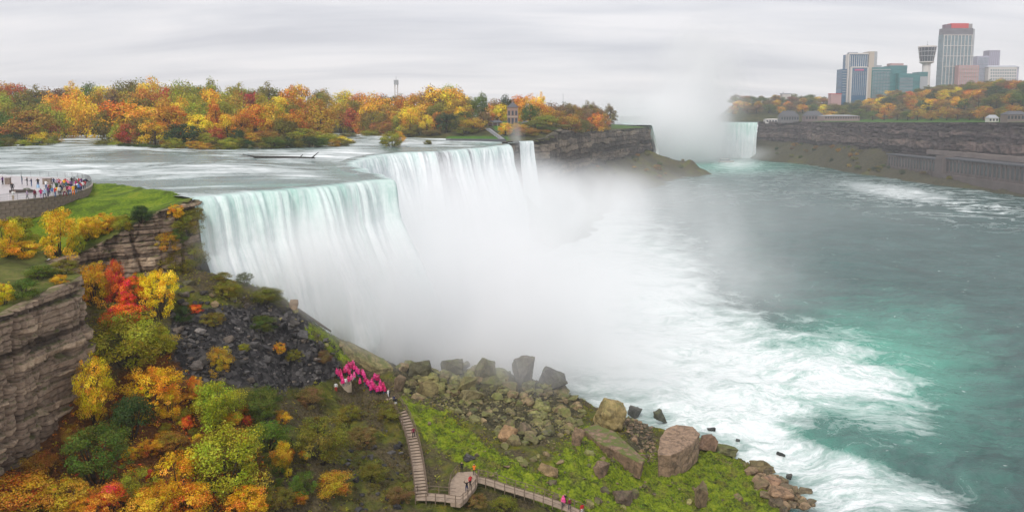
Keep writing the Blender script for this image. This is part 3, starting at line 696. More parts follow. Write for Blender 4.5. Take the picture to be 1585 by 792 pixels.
# talus apron below the island cliff, running out to a low point
AP = [(2, 386), (10, 410), (22, 440), (40, 530), (70, 645), (112, 755), (158, 868), (150, 905), (110, 960)]
apx, apy = np.meshgrid(np.arange(-20, 260, 3.0), np.arange(370, 980, 3.5), indexing='ij')
dcl = sdist([(x, y) for x, y in AP] + [(-300, 960), (-300, 386)], apx, apy)
tip = np.exp(-(((apx - 195) / 34) ** 2 + ((apy - 850) / 22) ** 2)) * 9 + np.exp(-(((apx - 205) / 7) ** 2 + ((apy - 842) / 7) ** 2)) * 7
wid = np.interp(apy, [380, 500, 650, 780, 850, 900, 960], [26, 30, 34, 50, 60, 50, 40])
ah = np.where(dcl > 0, 27.0, 27 * np.sign(1 + dcl / wid) * np.abs(1 + dcl / wid) ** 1.3)
ah = np.maximum(ah, -6) * np.interp(apy, [370, 960], [0.92, 0.9]) + tip + 4.0 * fbm(apx * 0.06, apy * 0.06, 0, 4, 64) - 0.6
ap = link('island_talus', grid_mesh('island_talus', np.stack([apx, apy, ah], -1), (ah > -3) & (dcl < 8), True, {'moss': 0 * apx, 'scree': 0 * apx, 'rocky': 0.5 + 0.7 * fbm(apx * .05, apy * .05, 0, 3, 5), 'litter': 0 * apx}), M_TALUS)
tag(ap, 'brown green apron of fallen rock under the island cliff', 'slope', kind='structure')

# ================================================================== far bank: cliff, terrace, wooded bluff
FAR_TOP = [(388, 1180), (405, 1160), (425, 1080), (438, 980), (446, 880), (452, 780), (458, 680), (466, 560), (480, 430)]
def terr_z(y): return np.interp(y, [430, 560, 660, 900, 1180], [64, 62, 61, 58.5, 56.5])
far_cl = link('far_cliff', cliff_mesh('far_cliff', [(x, y, float(terr_z(y))) for x, y in FAR_TOP[::-1]][::-1], 14, 1.8, 0.8, 3.2, 5.5, 23, 6, 0.035, 2.0), M_CLIFF_CAN)
# walking from the falls towards us the gorge lies on the right
tag(far_cl, 'long purple grey cliff across the gorge', 'cliff', kind='structure')
fx_, fy_ = np.meshgrid(np.linspace(370, 500, 60), np.linspace(420, 1200, 260), indexing='ij')
shx = np.interp(fy_, [430, 560, 612, 676, 762, 863, 1006, 1100, 1190], [432, 426, 423, 417, 404, 397, 402, 370, 366])
clx = np.interp(fy_, [430, 560, 680, 780, 880, 980, 1080, 1160, 1180], [480, 466, 458, 452, 446, 438, 425, 405, 388])
tt = np.clip((fx_ - shx) / np.maximum(clx - shx, 5), -0.3, 1.1)
fh = (27 - 15 * (fy_ < 870)) * np.sign(tt) * np.abs(tt) ** 1.1 + 3.0 * 1.5 * fbm(fx_ * 0.05, fy_ * 0.05, 0, 4, 66) - 0.3
fh = np.where(tt < 0, tt * 20, fh)
ft = link('far_talus', grid_mesh('far_talus', np.stack([fx_, fy_, fh], -1), (fh > -4) & (fx_ < clx + 4), True, {'moss': 0 * fx_, 'scree': 0 * fx_, 'rocky': 0.8 + 0.6 * fbm(fx_ * .03, fy_ * .03, 0, 3, 5), 'litter': 0 * fx_}), M_TALUS)
tag(ft, 'dark sloping foot of the far gorge wall', 'slope', kind='structure')
BLUFF_TOP = [(960, 186), (1060, 184), (1110, 172), (1135, 149), (1200, 146), (1300, 149), (1345, 147), (1400, 140), (1450, 132), (1500, 127), (1545, 122), (1600, 123), (1750, 121)]
def bluff_pt(px, k):
    """k = 0 the foot of the wooded bluff ... 1 its top"""
    sx = sx_of(px, 170)
    Y = min((505 + 150 * k) / sx, 1250 + 170 * k)
    X = sx * Y
    ty = float(np.interp(px, [a for a, b in BLUFF_TOP], [b for a, b in BLUFF_TOP]))
    ztop = EYE + slope(px, ty)[1] * min(655 / sx, 1420) - 14
    z0 = float(terr_z(min(Y, 1180))) + 1.5
    return X, Y, z0 + (max(ztop, z0 + 4) - z0) * k ** 0.85
rows = []
for px in np.arange(960, 1800, 8):
    col = []
    sx = sx_of(px, 190)
    for q in np.linspace(0, 1, 5):                        # terrace
        xa = float(np.interp(px, [960, 1172, 1230, 1300, 1400, 1500, 1600, 1800], [420, 400, 430, 442, 450, 456, 462, 470]))
        X0 = xa; Y0 = min(X0 / sx, 1240)
        X0 = sx * Y0
        X1, Y1, z1 = bluff_pt(px, 0.0)
        X = X0 + (X1 - X0) * q; Y = Y0 + (Y1 - Y0) * q
        col.append((X, Y, float(terr_z(min(Y, 1180))) + 0.1 + 1.4 * q * q))
    for k in np.linspace(0, 1, 12)[1:]:
        col.append(bluff_pt(px, k))
    X, Y, z = bluff_pt(px, 1.0)
    for m in (1.1, 1.3, 2.0, 5.0):
        col.append((X * m, Y * m, z + 2 if m < 1.6 else 40))
    rows.append(col)
BL = np.array(rows)
gq = np.zeros(BL.shape[:2]); gq[:, :5] = 1.0; gq[:38, :5] = 0.3
bl = link('far_bank', grid_mesh('far_bank', BL, None, True, {'grass': gq}), M_FLOOR)
tag(bl, 'grassy terrace and wooded bluff across the river', 'bank', kind='structure')
# land out to the horizon
hb = NT('distant_land'); hb.bsdf(hb.ramp(hb.noise(hb.pos(), 0.004, 4, 0.6), [(0.3, (0.05, 0.06, 0.03)), (0.7, (0.13, 0.09, 0.035))]), 0.95, None, 0.05)
dl = link('distant_land', np_mesh('distant_land', [(-1500, 1100, 50), (-300, 1140, 50), (60, 1500, 50), (600, 1880, 50), (900, 1500, 50), (2000, 1500, 50), (2000, 2250, 50), (-1500, 2250, 50)], [[0, 1, 2, 3, 4, 5, 6, 7]], False), hb.m)
tag(dl, 'flat wooded country reaching to the horizon', 'land', kind='structure')
# ================================================================== words for labels
_ONES = ['', 'first', 'second', 'third', 'fourth', 'fifth', 'sixth', 'seventh', 'eighth', 'ninth', 'tenth', 'eleventh', 'twelfth', 'thirteenth', 'fourteenth', 'fifteenth', 'sixteenth', 'seventeenth', 'eighteenth', 'nineteenth']
_TENS = ['', '', 'twenty', 'thirty', 'forty', 'fifty', 'sixty', 'seventy', 'eighty', 'ninety']
def ordinal(n):
    if n < 20: return _ONES[n]
    if n < 100: return (_TENS[n // 10][:-1] + 'ieth') if n % 10 == 0 else _TENS[n // 10] + '-' + _ONES[n % 10]
    return 'hundredth' if n == 100 else 'hundred-and-' + ordinal(n - 100)

def ray_hit(px, py):
    """first meeting of the pixel's ray with the near ground; returns point, on_upper_ground"""
    sx, sz = slope(px, py)
    Y = np.arange(60, 182, 0.25); X = sx * Y; Z = EYE + sz * Y
    up = in_poly(UP_POLY, X, Y) & (X < -50)
    g = np.where(up, U(X, Y), T(X, Y))
    hit = np.nonzero(Z <= g)[0]
    if len(hit) == 0: return None, False
    i = hit[0]
    if up[i] and Z[i] < g[i] - 1.2: return Vector((X[i], Y[i], Z[i])) - Vector((sx, 1, sz)).normalized() * 0.6, False    # on the cliff face
    return Vector((X[i], Y[i], g[i])), bool(up[i])

# ================================================================== trees and shrubs
def leaf_quads(C, Nn, size, var, hue, aspect=0.62):
    n = len(C)
    r = rng.normal(size=(n, 3)); a = np.cross(Nn, r); a /= np.linalg.norm(a, axis=1, keepdims=True) + 1e-9
    b = np.cross(Nn, a)
    s = size[:, None]
    V = np.stack([C + a * s, C + b * s * aspect, C - a * s, C - b * s * aspect], 1).reshape(-1, 3)
    return V, np.arange(4 * n).reshape(-1, 4), var, hue
def crown_mesh(name, n_clump, n_leaf, leaf, flat=1.0, low=0.12, spread=0.19, top=1.0, gap=0.0):
    """unit crown: radius 0.5, from z = low to 1; clumps of leaves on an uneven dome"""
    C = []; Nn = []; S = []; Va = []; Hu = []
    cen = np.array([0, 0, (low + 1) / 2]); hh = (1 - low) / 2
    lobes = rng.normal(size=(5, 3)); lobes /= np.linalg.norm(lobes, axis=1, keepdims=True)
    clumps = []
    for k in range(n_clump):
        d = rng.normal(size=3); d /= np.linalg.norm(d)
        if d[2] < -0.35 and rng.random() < (0.6 if low > 0.06 else 0.25): d[2] = -d[2]
        r = rng.uniform(0.45, 0.93) ** 0.7
        bump = 1 + 0.34 * max(0, (lobes @ d).max()) - 0.34 * rng.random()
        if d[2] < 0.2:
            hxy = math.hypot(d[0], d[1]); k_ = (hxy ** 0.35) / max(hxy, 1e-3); d = np.array([d[0] * k_, d[1] * k_, d[2]])
        taper = 1 - 0.35 * max(0, d[2]) * (1 - flat)
        c = cen + d * np.array([0.42 * taper, 0.42 * taper, hh * 0.86]) * r * bump
        c[2] = max(c[2], low * 0.7 + 0.04)
        clumps.append(c)
        rad = spread * rng.uniform(0.45, 1.3)
        m = int(n_leaf / n_clump * (rad / spread) ** 1.6)
        q = rng.normal(size=(m, 3)); q /= np.linalg.norm(q, axis=1, keepdims=True)
        rr = rng.uniform(0.3, 1.0, (m, 1)) ** 0.6 * np.where(rng.random((m, 1)) < 0.12, rng.uniform(1.0, 1.75, (m, 1)), 1.0)
        P = c + q * rr * rad * np.array([1.0, 1.0, 0.72])
        out_ = (P - cen) / np.array([0.5, 0.5, hh]); out_ /= np.linalg.norm(out_, axis=1, keepdims=True) + 1e-9
        nn = 0.55 * q + 0.55 * out_ + 0.45 * rng.normal(size=(m, 3)) + np.array([0, 0, 0.25]); nn /= np.linalg.norm(nn, axis=1, keepdims=True)
        C.append(P); Nn.append(nn); S.append(leaf * rng.uniform(0.6, 1.3, m))
        cv = rng.normal(0.5, 0.17); ch = rng.normal(0.5, 0.26)
        Va.append(np.clip(cv + rng.normal(0, 0.16, m), 0, 1)); Hu.append(np.clip(ch + rng.normal(0, 0.16, m), 0, 1))
    V, Fq, va, hu = leaf_quads(np.vstack(C), np.vstack(Nn), np.concatenate(S), np.concatenate(Va), np.concatenate(Hu))
    me = np_mesh(name, V, Fq, False, {'var': ('FACE', va), 'hue': ('FACE', hu)})
    me.materials.append(M_LEAF)
    return me, clumps
def stem_mesh(name, clumps, multi=False, r0=0.025, fork=0.28):
    bm = bmesh.new()
    cl = sorted(clumps, key=lambda c: c[2])
    if multi:
        for c in cl[:: max(1, len(cl) // 7)]:
            b = Vector((c[0] * 0.12, c[1] * 0.12, -0.06)); e_ = Vector(c)
            m = (b + e_) / 2 + Vector((0, 0, 0.05))
            add_tube(bm, [b, m, e_], [r0 * 0.7, r0 * 0.5, r0 * 0.2], 5)
    else:
        top = Vector((0.02, -0.01, 0.8))
        add_tube(bm, [(0, 0, -0.05), (0.005, 0, fork), (0.015, 0.01, 0.55), top], [r0 * 1.25, r0, r0 * 0.6, r0 * 0.25], 7)
        for c in cl[:: max(1, len(cl) // 9)]:
            e_ = Vector(c); z0 = min(0.7, max(fork * 0.8, e_.z - 0.22))
            b = Vector((0.008, 0.004, z0))
            add_tube(bm, [b, b.lerp(e_, 0.5) + Vector((0, 0, 0.02)), e_], [r0 * 0.55, r0 * 0.35, r0 * 0.12], 5)
    me = bm_mesh(name, bm, True); me.materials.append(M_BARK)
    return me
FAR_T = []
for k, (nc, nl, lf, fl, lo, sp) in enumerate([(58, 5600, 0.021, 0.8, 0.04, 0.15), (46, 4800, 0.022, 0.5, 0.05, 0.16), (66, 6000, 0.020, 1.0, 0.03, 0.14), (38, 4200, 0.023, 0.6, 0.08, 0.18), (60, 5400, 0.020, 0.3, 0.04, 0.14), (44, 2200, 0.022, 0.8, 0.14, 0.15)]):
    cm, cl = crown_mesh('crown', nc, nl, lf, fl, lo, sp); FAR_T.append((cm, stem_mesh('trunk', cl)))
NEAR_T = []
for k, (nc, nl, lf, fl, lo, sp) in enumerate([(70, 13000, 0.0145, 0.9, 0.02, 0.13), (52, 11500, 0.0155, 0.6, 0.02, 0.15), (95, 15000, 0.013, 1.0, 0.01, 0.11), (42, 9500, 0.016, 0.4, 0.03, 0.16), (110, 12500, 0.0125, 0.8, 0.02, 0.09), (64, 8500, 0.015, 0.9, 0.02, 0.12)]):
    cm, cl = crown_mesh('crown', nc, nl, lf, fl, lo, sp); NEAR_T.append((cm, stem_mesh('stem', cl, True)))
COLS = {'gold': (0.78, 0.42, 0.010), 'yellow': (0.90, 0.62, 0.012), 'orange': (0.66, 0.27, 0.010), 'red': (0.48, 0.11, 0.018), 'rust': (0.36, 0.18, 0.018), 'olive': (0.21, 0.19, 0.016),
        'yellowgreen': (0.36, 0.36, 0.016), 'green': (0.11, 0.16, 0.014), 'darkgreen': (0.038, 0.075, 0.016), 'brown': (0.23, 0.14, 0.04), 'ochre': (0.50, 0.29, 0.015), 'redorange': (0.80, 0.13, 0.010), 'grey': (0.17, 0.12, 0.08)}
WORD = {'gold': 'golden orange', 'yellow': 'bright yellow', 'orange': 'orange', 'red': 'crimson', 'rust': 'rusty brown', 'olive': 'olive', 'yellowgreen': 'yellow-green', 'green': 'green', 'darkgreen': 'dark green', 'brown': 'brown', 'ochre': 'ochre', 'redorange': 'scarlet', 'grey': 'bare greyish'}
def plant(kind, proto, loc, wid, hei, col, label=None, group=None, rz=None, cat=None):
    o = empty(kind, loc, random.uniform(0, 6.28) if rz is None else rz)
    cm, sm_ = proto
    c = link('crown', cm, None, o); s = link('trunk' if 'tree' in kind else 'stem', sm_, None, o)
    for q in (c, s): q.scale = (wid, wid * random.uniform(0.9, 1.1), hei)
    b = COLS[col]; j = random.uniform(0.85, 1.15)
    c.color = (min(1, b[0] * j * random.uniform(0.94, 1.06)), min(1, b[1] * j * random.uniform(0.88, 1.12)), b[2], 1)
    tag(o, label, cat or ('tree' if 'tree' in kind else 'shrub'), group)
    return o

# ---- shrubs on the near slope and the cliff edge: photo x, foot y, width, height, colour, words
NEAR = [
    (92, 399, 56, 72, 'yellow', 'big yellow bush on the cliff edge below the viewing platform'), (136, 371, 38, 36, 'yellow', 'yellow shrub right of the big yellow bush on the cliff edge'),
    (162, 363, 38, 34, 'gold', 'golden shrub midway along the cliff edge under the lawn'), (190, 356, 32, 26, 'yellowgreen', 'yellow-green shrub at the right end of the cliff edge row'),
    (122, 404, 18, 36, 'yellowgreen', 'narrow yellow-green shrub hanging over the upper cliff'), (8, 398, 44, 58, 'yellow', 'yellow bush at the left frame edge below the platform'),
    (30, 376, 44, 40, 'yellowgreen', 'yellow-green bush on the grass at far left below platform'), (36, 396, 50, 24, 'gold', 'low golden bush in front of the left yellow bush'),
    (6, 470, 34, 34, 'yellow', 'yellow bush at the left frame edge on top of the near cliff'), (62, 432, 50, 26, 'green', 'low green bush on the rocky top of the near cliff'),
    (98, 424, 44, 26, 'olive', 'olive bush on the ledge behind the near cliff'), (36, 462, 48, 30, 'green', 'green bush drooping over the near cliff rim'),
    (92, 437, 22, 14, 'gold', 'small golden bush beside the near cliff corner'), (219, 347, 34, 26, 'darkgreen', 'dark green bush in the notch of the upper cliff'),
    (271, 337, 24, 22, 'gold', 'small golden bush high on the headland beside the falls'), (290, 362, 46, 40, 'olive', 'olive bush draping the headland beside the falls'),
    (304, 345, 24, 28, 'olive', 'small olive bush on the brink edge of the headland'), (277, 376, 32, 26, 'green', 'green bush under the golden one on the headland'),
    (256, 384, 36, 26, 'ochre', 'ochre shrub below the upper cliff face'), (295, 418, 56, 44, 'olive', 'wide olive shrub at the foot of the headland'),
    (316, 414, 32, 42, 'green', 'green shrub leaning out at the foot of the headland'), (344, 434, 30, 16, 'olive', 'low olive shrub on the ridge against the white falls'),
    (378, 441, 26, 22, 'green', 'small green tree standing out on the ridge against the falls'), (270, 422, 40, 36, 'olive', 'olive shrub behind the bright yellow one'),
    (148, 470, 46, 62, 'gold', 'golden orange bush beside the scarlet tree'), (178, 468, 30, 66, 'redorange', 'tall scarlet bush in the cleft between the cliffs'),
    (205, 476, 48, 50, 'redorange', 'broad scarlet bush right of the golden one'), (192, 502, 66, 34, 'redorange', 'low scarlet bush under the tall scarlet ones'),
    (247, 494, 56, 80, 'yellow', 'yellow tree at the upper end of the dark rock fall'), (216, 462, 34, 40, 'yellowgreen', 'yellow-green bush between scarlet bush and yellow tree'),
    (200, 572, 100, 86, 'yellowgreen', 'large pale green bush below the scarlet bushes'), (250, 548, 44, 44, 'yellowgreen', 'pale green bush at the left rim of the dark rock fall'),
    (147, 655, 52, 102, 'yellow', 'tall yellow bush against the near cliff corner'), (204, 678, 74, 74, 'darkgreen', 'dark green bush right of the tall yellow one'),
    (240, 632, 78, 70, 'gold', 'golden bush above the dark green one'), (262, 652, 40, 50, 'gold', 'small golden bush trailing down beside the dark green bush'), (301, 618, 24, 36, 'orange', 'small orange bush at the foot of the dark rock fall'),
    (333, 660, 72, 72, 'yellowgreen', 'round yellow-green bush below the dark rock fall'), (405, 647, 62, 50, 'green', 'green bush under the right end of the dark rock fall'),
    (415, 694, 66, 48, 'green', 'green bush below another green bush in the hollow'), (152, 746, 104, 96, 'green', 'large green bush low in front of the tall yellow bush'),
    (112, 694, 36, 38, 'rust', 'rusty bush at the foot of the near cliff'), (352, 764, 112, 104, 'yellowgreen', 'large yellow-green bush low in the middle of the slope'),
    (438, 730, 32, 50, 'gold', 'golden bush right of the large yellow-green bush'), (495, 716, 84, 72, 'olive', 'dark olive bush left of the brown scrub slope'),
    (516, 764, 60, 36, 'ochre', 'ochre bush low on the brown scrub slope'), (506, 700, 24, 24, 'yellowgreen', 'small lime bush in front of the dark olive bush'),
    (276, 772, 64, 76, 'gold', 'golden bush left of the large yellow-green bush'), (62, 742, 52, 44, 'rust', 'rusty bush at the left below the near cliff'),
    (30, 800, 110, 60, 'orange', 'orange bush in the bottom left corner'), (98, 802, 80, 56, 'ochre', 'ochre bush right of the corner orange bush'),
    (172, 790, 50, 50, 'redorange', 'scarlet bush low at the bottom left'), (140, 810, 70, 46, 'orange', 'orange bush at the bottom edge left of the scarlet one'), (212, 772, 56, 46, 'yellowgreen', 'yellow-green bush between scarlet and golden bushes at bottom'),
    (236, 812, 74, 50, 'gold', 'golden bush cut by the bottom edge'), (300, 812, 66, 56, 'orange', 'orange bush cut by the bottom edge'), (380, 812, 64, 50, 'gold', 'golden bush at the bottom edge below the large yellow-green bush'),
    (262, 700, 50, 34, 'rust', 'rusty bush below the dark green bush'), (432, 790, 50, 40, 'olive', 'olive bush at the bottom edge'), (470, 768, 38, 38, 'green', 'small green bush beside the ochre bush'),
    (340, 576, 36, 40, 'ochre', 'round ochre bush alone on the dark rock fall'), (376, 544, 18, 14, 'yellowgreen', 'tiny yellow-green shrub on the dark rock fall'), (432, 547, 20, 18, 'gold', 'tiny golden shrub on the dark rock fall'),
    (405, 512, 44, 26, 'green', 'low green shrub above the dark rock fall'), (330, 506, 36, 24, 'olive', 'low olive shrub at the top of the dark rock fall'), (284, 502, 30, 28, 'darkgreen', 'dark green shrub left of the rock fall top'),
    (301, 482, 22, 12, 'redorange', 'tiny scarlet shrub above the rock fall'), (410, 470, 46, 26, 'olive', 'olive shrub on the ridge near the tan block'), (350, 462, 44, 28, 'olive', 'olive shrub in the middle of the ridge slope'),
    (478, 628, 52, 32, 'brown', 'brown shrub below the pink crowd'), (560, 690, 46, 30, 'brown', 'brown shrub in the middle of the scrub slope'), (600, 650, 36, 24, 'olive', 'olive shrub left of the staircase top'), (575, 745, 44, 30, 'olive', 'olive shrub near the foot of the staircase'),
    (615, 775, 40, 24, 'brown', 'brown shrub beside the lower boardwalk'), (540, 650, 40, 26, 'olive', 'olive shrub under the wooden crowd deck'), (780, 792, 44, 28, 'olive', 'olive shrub below the boardwalk'), (735, 785, 36, 24, 'brown', 'brown shrub below the wooden landing'),
    (230, 705, 34, 26, 'orange', 'small orange shrub under the dark green bush'), (310, 700, 30, 26, 'rust', 'small rusty shrub between the two yellow-green bushes'), (420, 430 + 28, 26, 14, 'yellowgreen', 'small yellow-green shrub on the ridge crest'), (455, 560, 28, 20, 'olive', 'small olive shrub at the right of the rock fall'), (500, 560, 30, 20, 'brown', 'small brown shrub left of the pink crowd'),
]
for i, (px, py, wpx, hpx, col, lab) in enumerate(NEAR):
    q, up = ray_hit(px, min(py, 792))
    if q is None: continue
    if py > 792:
        q2 = at_y(px, py, q.y * (1 - (py - 792) * 0.0008)); q = Vector((q2.x, q2.y, float(T(q2.x, q2.y))))
    s = q.y / F_PX * 1.03
    plant('shrub', NEAR_T[i % 6], q - Vector((0, 0, 0.35)), wpx * s * 1.15, hpx * s * 1.12, col, lab, 'autumn shrubs on the near slope')

# smaller shrubs filling the thicket between the named ones
TH = [(random.uniform(130, 470), random.uniform(600, 792)) for _ in range(70)]
TH = [(x, y) for x, y in TH if y > 600 + max(0, (150 - x)) * 1.2 + max(0, x - 280) * 0.35][:46]
for i, (px, py) in enumerate(sorted(TH)):
    q, up = ray_hit(px, py)
    if q is None or up: continue
    s = q.y / F_PX; c_ = random.choice(['yellow', 'gold', 'orange', 'yellow', 'yellowgreen', 'green', 'redorange', 'gold', 'rust', 'olive'])
    plant('thicket_shrub', NEAR_T[i % 6], q - Vector((0, 0, 0.25)), random.uniform(16, 34) * s, random.uniform(14, 28) * s, c_, f'small {WORD[c_]} shrub, {ordinal(i + 1)} from the left in the thicket below the cliff', 'small shrubs of the thicket')

# ---- wood on the island: photo x, top y, width px, distance or None = at the shore, colour
ISL = []
def isl(px, top, wpx, Y, col, pr=None): ISL.append((px, top, wpx, Y, col, pr))
front = [(5, 172, 44, 345, 'green'), (45, 168, 66, 340, 'rust'), (75, 160, 50, 372, 'yellowgreen'), (22, 205, 40, 333, 'darkgreen'), (60, 204, 30, 334, 'yellow'), (82, 205, 20, 340, 'yellow'),
         (110, 145, 34, 430, 'yellow'), (128, 165, 34, 470, 'gold'), (140, 186, 34, 480, 'grey'), (120, 190, 40, 485, 'grey'), (165, 168, 44, 345, 'olive'), (190, 150, 62, 350, 'gold'), (196, 186, 30, 322, 'red'), (182, 190, 24, 325, 'yellowgreen'),
         (225, 160, 50, 338, 'gold'), (216, 175, 34, 325, 'olive'), (252, 158, 48, 340, 'gold'), (238, 185, 36, 322, 'gold'), (283, 188, 58, 318, 'darkgreen'), (275, 165, 40, 345, 'orange'), (305, 175, 34, 335, 'yellow'), (318, 205, 26, 318, 'yellowgreen'),
         (332, 154, 24, 350, 'orange'), (334, 196, 24, 325, 'red'), (350, 175, 34, 345, 'gold'), (366, 198, 24, 330, 'darkgreen'), (372, 172, 32, 345, 'orange'), (358, 214, 40, 325, 'olive'), (392, 160, 40, 360, 'orange'), (388, 205, 34, 335, 'gold'),
         (420, 158, 40, 360, 'gold'), (412, 200, 34, 338, 'rust'), (440, 182, 34, 352, 'olive'), (456, 168, 34, 360, 'orange'), (470, 196, 44, 345, 'yellowgreen'), (432, 212, 44, 338, 'olive'), (492, 190, 36, 360, 'rust'), (500, 206, 44, 352, 'yellowgreen'), (524, 210, 34, 356, 'yellow'), (540, 216, 20, 360, 'olive'),
         (525, 168, 34, 520, 'rust'), (545, 166, 36, 500, 'red'), (560, 178, 30, 490, 'orange'), (578, 166, 38, 480, 'olive'), (588, 186, 34, 470, 'rust'), (602, 168, 34, 490, 'orange'), (574, 200, 24, 465, 'yellowgreen'),
         (620, 172, 26, 470, 'yellowgreen'), (634, 168, 28, 468, 'yellow'), (648, 190, 24, 458, 'olive'), (660, 176, 22, 455, 'yellow'), (676, 170, 18, 470, 'orange'), (690, 172, 34, 460, 'darkgreen'), (704, 178, 30, 465, 'olive'), (718, 170, 28, 475, 'green'), (712, 162, 22, 485, 'yellow'),
         (732, 182, 32, 455, 'ochre'), (742, 143, 26, 500, 'green'), (748, 172, 24, 470, 'brown'), (688, 130, 56, 520, 'yellow'), (668, 133, 34, 530, 'rust'), (705, 134, 28, 530, 'ochre'), (640, 142, 36, 530, 'gold'), (725, 150, 26, 540, 'olive'),
         (668, 200, 22, 450, 'brown'), (632, 200, 22, 455, 'olive'), (718, 196, 34, 448, 'olive')]
for f_ in front: isl(*f_)
back_top = [(0, 121), (40, 122), (60, 128), (110, 123), (160, 122), (185, 117), (205, 122), (228, 113), (250, 120), (300, 124), (335, 122), (360, 128), (400, 126), (440, 125), (475, 126), (495, 133), (530, 140), (560, 138), (590, 142), (620, 145), (650, 138), (690, 130), (720, 142), (745, 148), (775, 152), (800, 145), (830, 142), (860, 152)]
bcols = ['yellowgreen', 'olive', 'gold', 'olive', 'yellow', 'gold', 'ochre', 'olive', 'green', 'ochre', 'brown', 'ochre', 'red', 'orange', 'olive', 'yellow', 'gold', 'ochre', 'gold', 'olive', 'yellowgreen']
for row, (Yb, dtop, stp) in enumerate([(395, 26, 30), (450, 13, 27), (520, 0, 23)]):
    for k, px in enumerate(np.arange(-20, 735, stp)):
        px = px + random.uniform(-7, 7)
        if px > 500 and row == 0: continue
        t_ = float(np.interp(px, [a for a, b in back_top], [b for a, b in back_top])) + dtop + random.uniform(-2, 8)
        isl(px, t_, random.uniform(30, 46), Yb + random.uniform(-18, 18) + (60 if px > 500 else 0), random.choice(bcols))
right = [(770, 152, 26, 540, 'rust'), (785, 146, 22, 540, 'darkgreen'), (812, 142, 34, 545, 'gold'), (800, 148, 26, 560, 'orange'), (836, 142, 22, 560, 'yellow'), (820, 160, 26, 520, 'green'), (838, 156, 34, 530, 'gold'), (775, 160, 22, 530, 'yellow'), (756, 160, 20, 530, 'gold'),
         (782, 188, 22, 440, 'yellow'), (800, 190, 24, 445, 'ochre'), (812, 196, 30, 440, 'rust'), (828, 184, 36, 470, 'olive'), (845, 178, 34, 490, 'yellowgreen'), (855, 158, 30, 560, 'brown'), (862, 168, 34, 545, 'rust'), (872, 160, 30, 600, 'brown'), (880, 176, 32, 560, 'ochre'), (888, 160, 28, 620, 'rust'),
         (900, 162, 28, 640, 'brown'), (896, 180, 28, 600, 'olive'), (910, 156, 26, 660, 'olive'), (916, 172, 28, 640, 'orange'), (926, 164, 24, 690, 'rust'), (934, 174, 22, 690, 'orange'), (868, 192, 28, 510, 'olive'), (850, 200, 26, 470, 'green'), (838, 206, 24, 455, 'rust'), (884, 192, 24, 560, 'rust'), (906, 188, 22, 625, 'brown'), (924, 184, 20, 660, 'ochre'),
         (880, 158, 24, 660, 'olive'), (920, 158, 22, 720, 'brown'), (944, 160, 20, 800, 'brown'), (822, 208, 22, 440, 'olive'), (860, 206, 22, 490, 'olive')]
for f_ in right: isl(*f_)
rows_ = {}
for px, top, wpx, Y, col, pr in sorted(ISL, key=lambda r: r[0]):
    q = at_y(px, top, Y)
    g = float(isle_h(q.x, q.y))
    h = q.z - g
    if h < 2.0: h = 2.5
    wid = wpx * Y / F_PX * 1.32
    pr_ = FAR_T[pr if pr is not None else (5 if col == 'grey' else random.randrange(5))]
    band = 'at the water' if Y < 350 else ('in the middle' if Y < 455 else 'at the back')
    side = 'left part' if px < 400 else ('middle part' if px < 745 else 'cliff end')
    n_ = rows_[(col, side)] = rows_.get((col, side), 0) + 1
    small = 'low' if h < 11 else ('tall' if h > 22 else 'mid-sized')
    plant('autumn_tree', pr_, (q.x, q.y, g - 0.3), wid, h + 0.3, col, f'{small} {WORD[col]} tree, {ordinal(n_)} {WORD[col].split()[-1]} one from left in island wood\'s {side}', 'autumn trees of the island wood')
# shrub islets in the rapids and bushes on the island's water edge
for k, (px, base, wpx, hpx, col, lab) in enumerate([(607, 228, 36, 24, 'yellowgreen', 'round shrub islet standing in the rapids above the falls'), (662, 225, 14, 9, 'olive', 'tiny shrub islet right of the round one in the rapids'), (597, 226, 20, 14, 'green', 'green bush at the left of the round shrub islet'), (618, 222, 18, 20, 'gold', 'golden bush behind the round shrub islet')]):
    q = at_z(px, base, 53.1); s = q.y / F_PX
    plant('islet_shrub', NEAR_T[k], q - Vector((0, 0, .3)), wpx * s * 1.1, hpx * s * 1.1, col, lab, 'shrub islets in the rapids')
eb = 0
for px in np.arange(0, 545, 16):
    if 92 < px < 150: continue
    by = float(np.interp(px, [a for a, b in SHORE], [b for a, b in SHORE]))
    q = at_z(px + random.uniform(-4, 4), by - 0.8, 53.3); eb += 1
    s = q.y / F_PX; c_ = random.choice(['olive', 'green', 'yellowgreen', 'olive', 'ochre', 'darkgreen'])
    plant('bank_shrub', NEAR_T[eb % 6], q - Vector((0, 0, .4)), random.uniform(26, 40) * s, random.uniform(12, 24) * s, c_, f'low {WORD[c_]} shrub at the waterline, {ordinal(eb)} from the left along the island', 'waterside shrubs of the island')
# ---- wood on the far bluff
FB = []
for k, stp in ((0.02, 19), (0.3, 17), (0.6, 16), (0.85, 15), (1.0, 14)):
    for px in np.arange(1138, 1600, stp):
        p_ = px + random.uniform(-5, 5)
        if k < 0.1 and p_ < 1270: continue
        FB.append((p_, k))
FB.sort()
fc = ['olive', 'ochre', 'olive', 'brown', 'green', 'gold', 'rust', 'olive', 'orange', 'ochre', 'green', 'brown', 'darkgreen']
for i, (px, k) in enumerate(FB):
    X, Y, z = bluff_pt(px, k)
    c_ = random.choice(fc) if random.random() > 0.06 else 'yellow'
    h = random.uniform(13, 19)
    plant('bluff_tree', FAR_T[i % 5], (X, Y, z - 0.5), h * random.uniform(1.3, 1.8), h, c_, f'{WORD[c_]} tree on the far bluff, {ordinal(i + 1)} from the left below the hotels', 'trees on the far bluff')
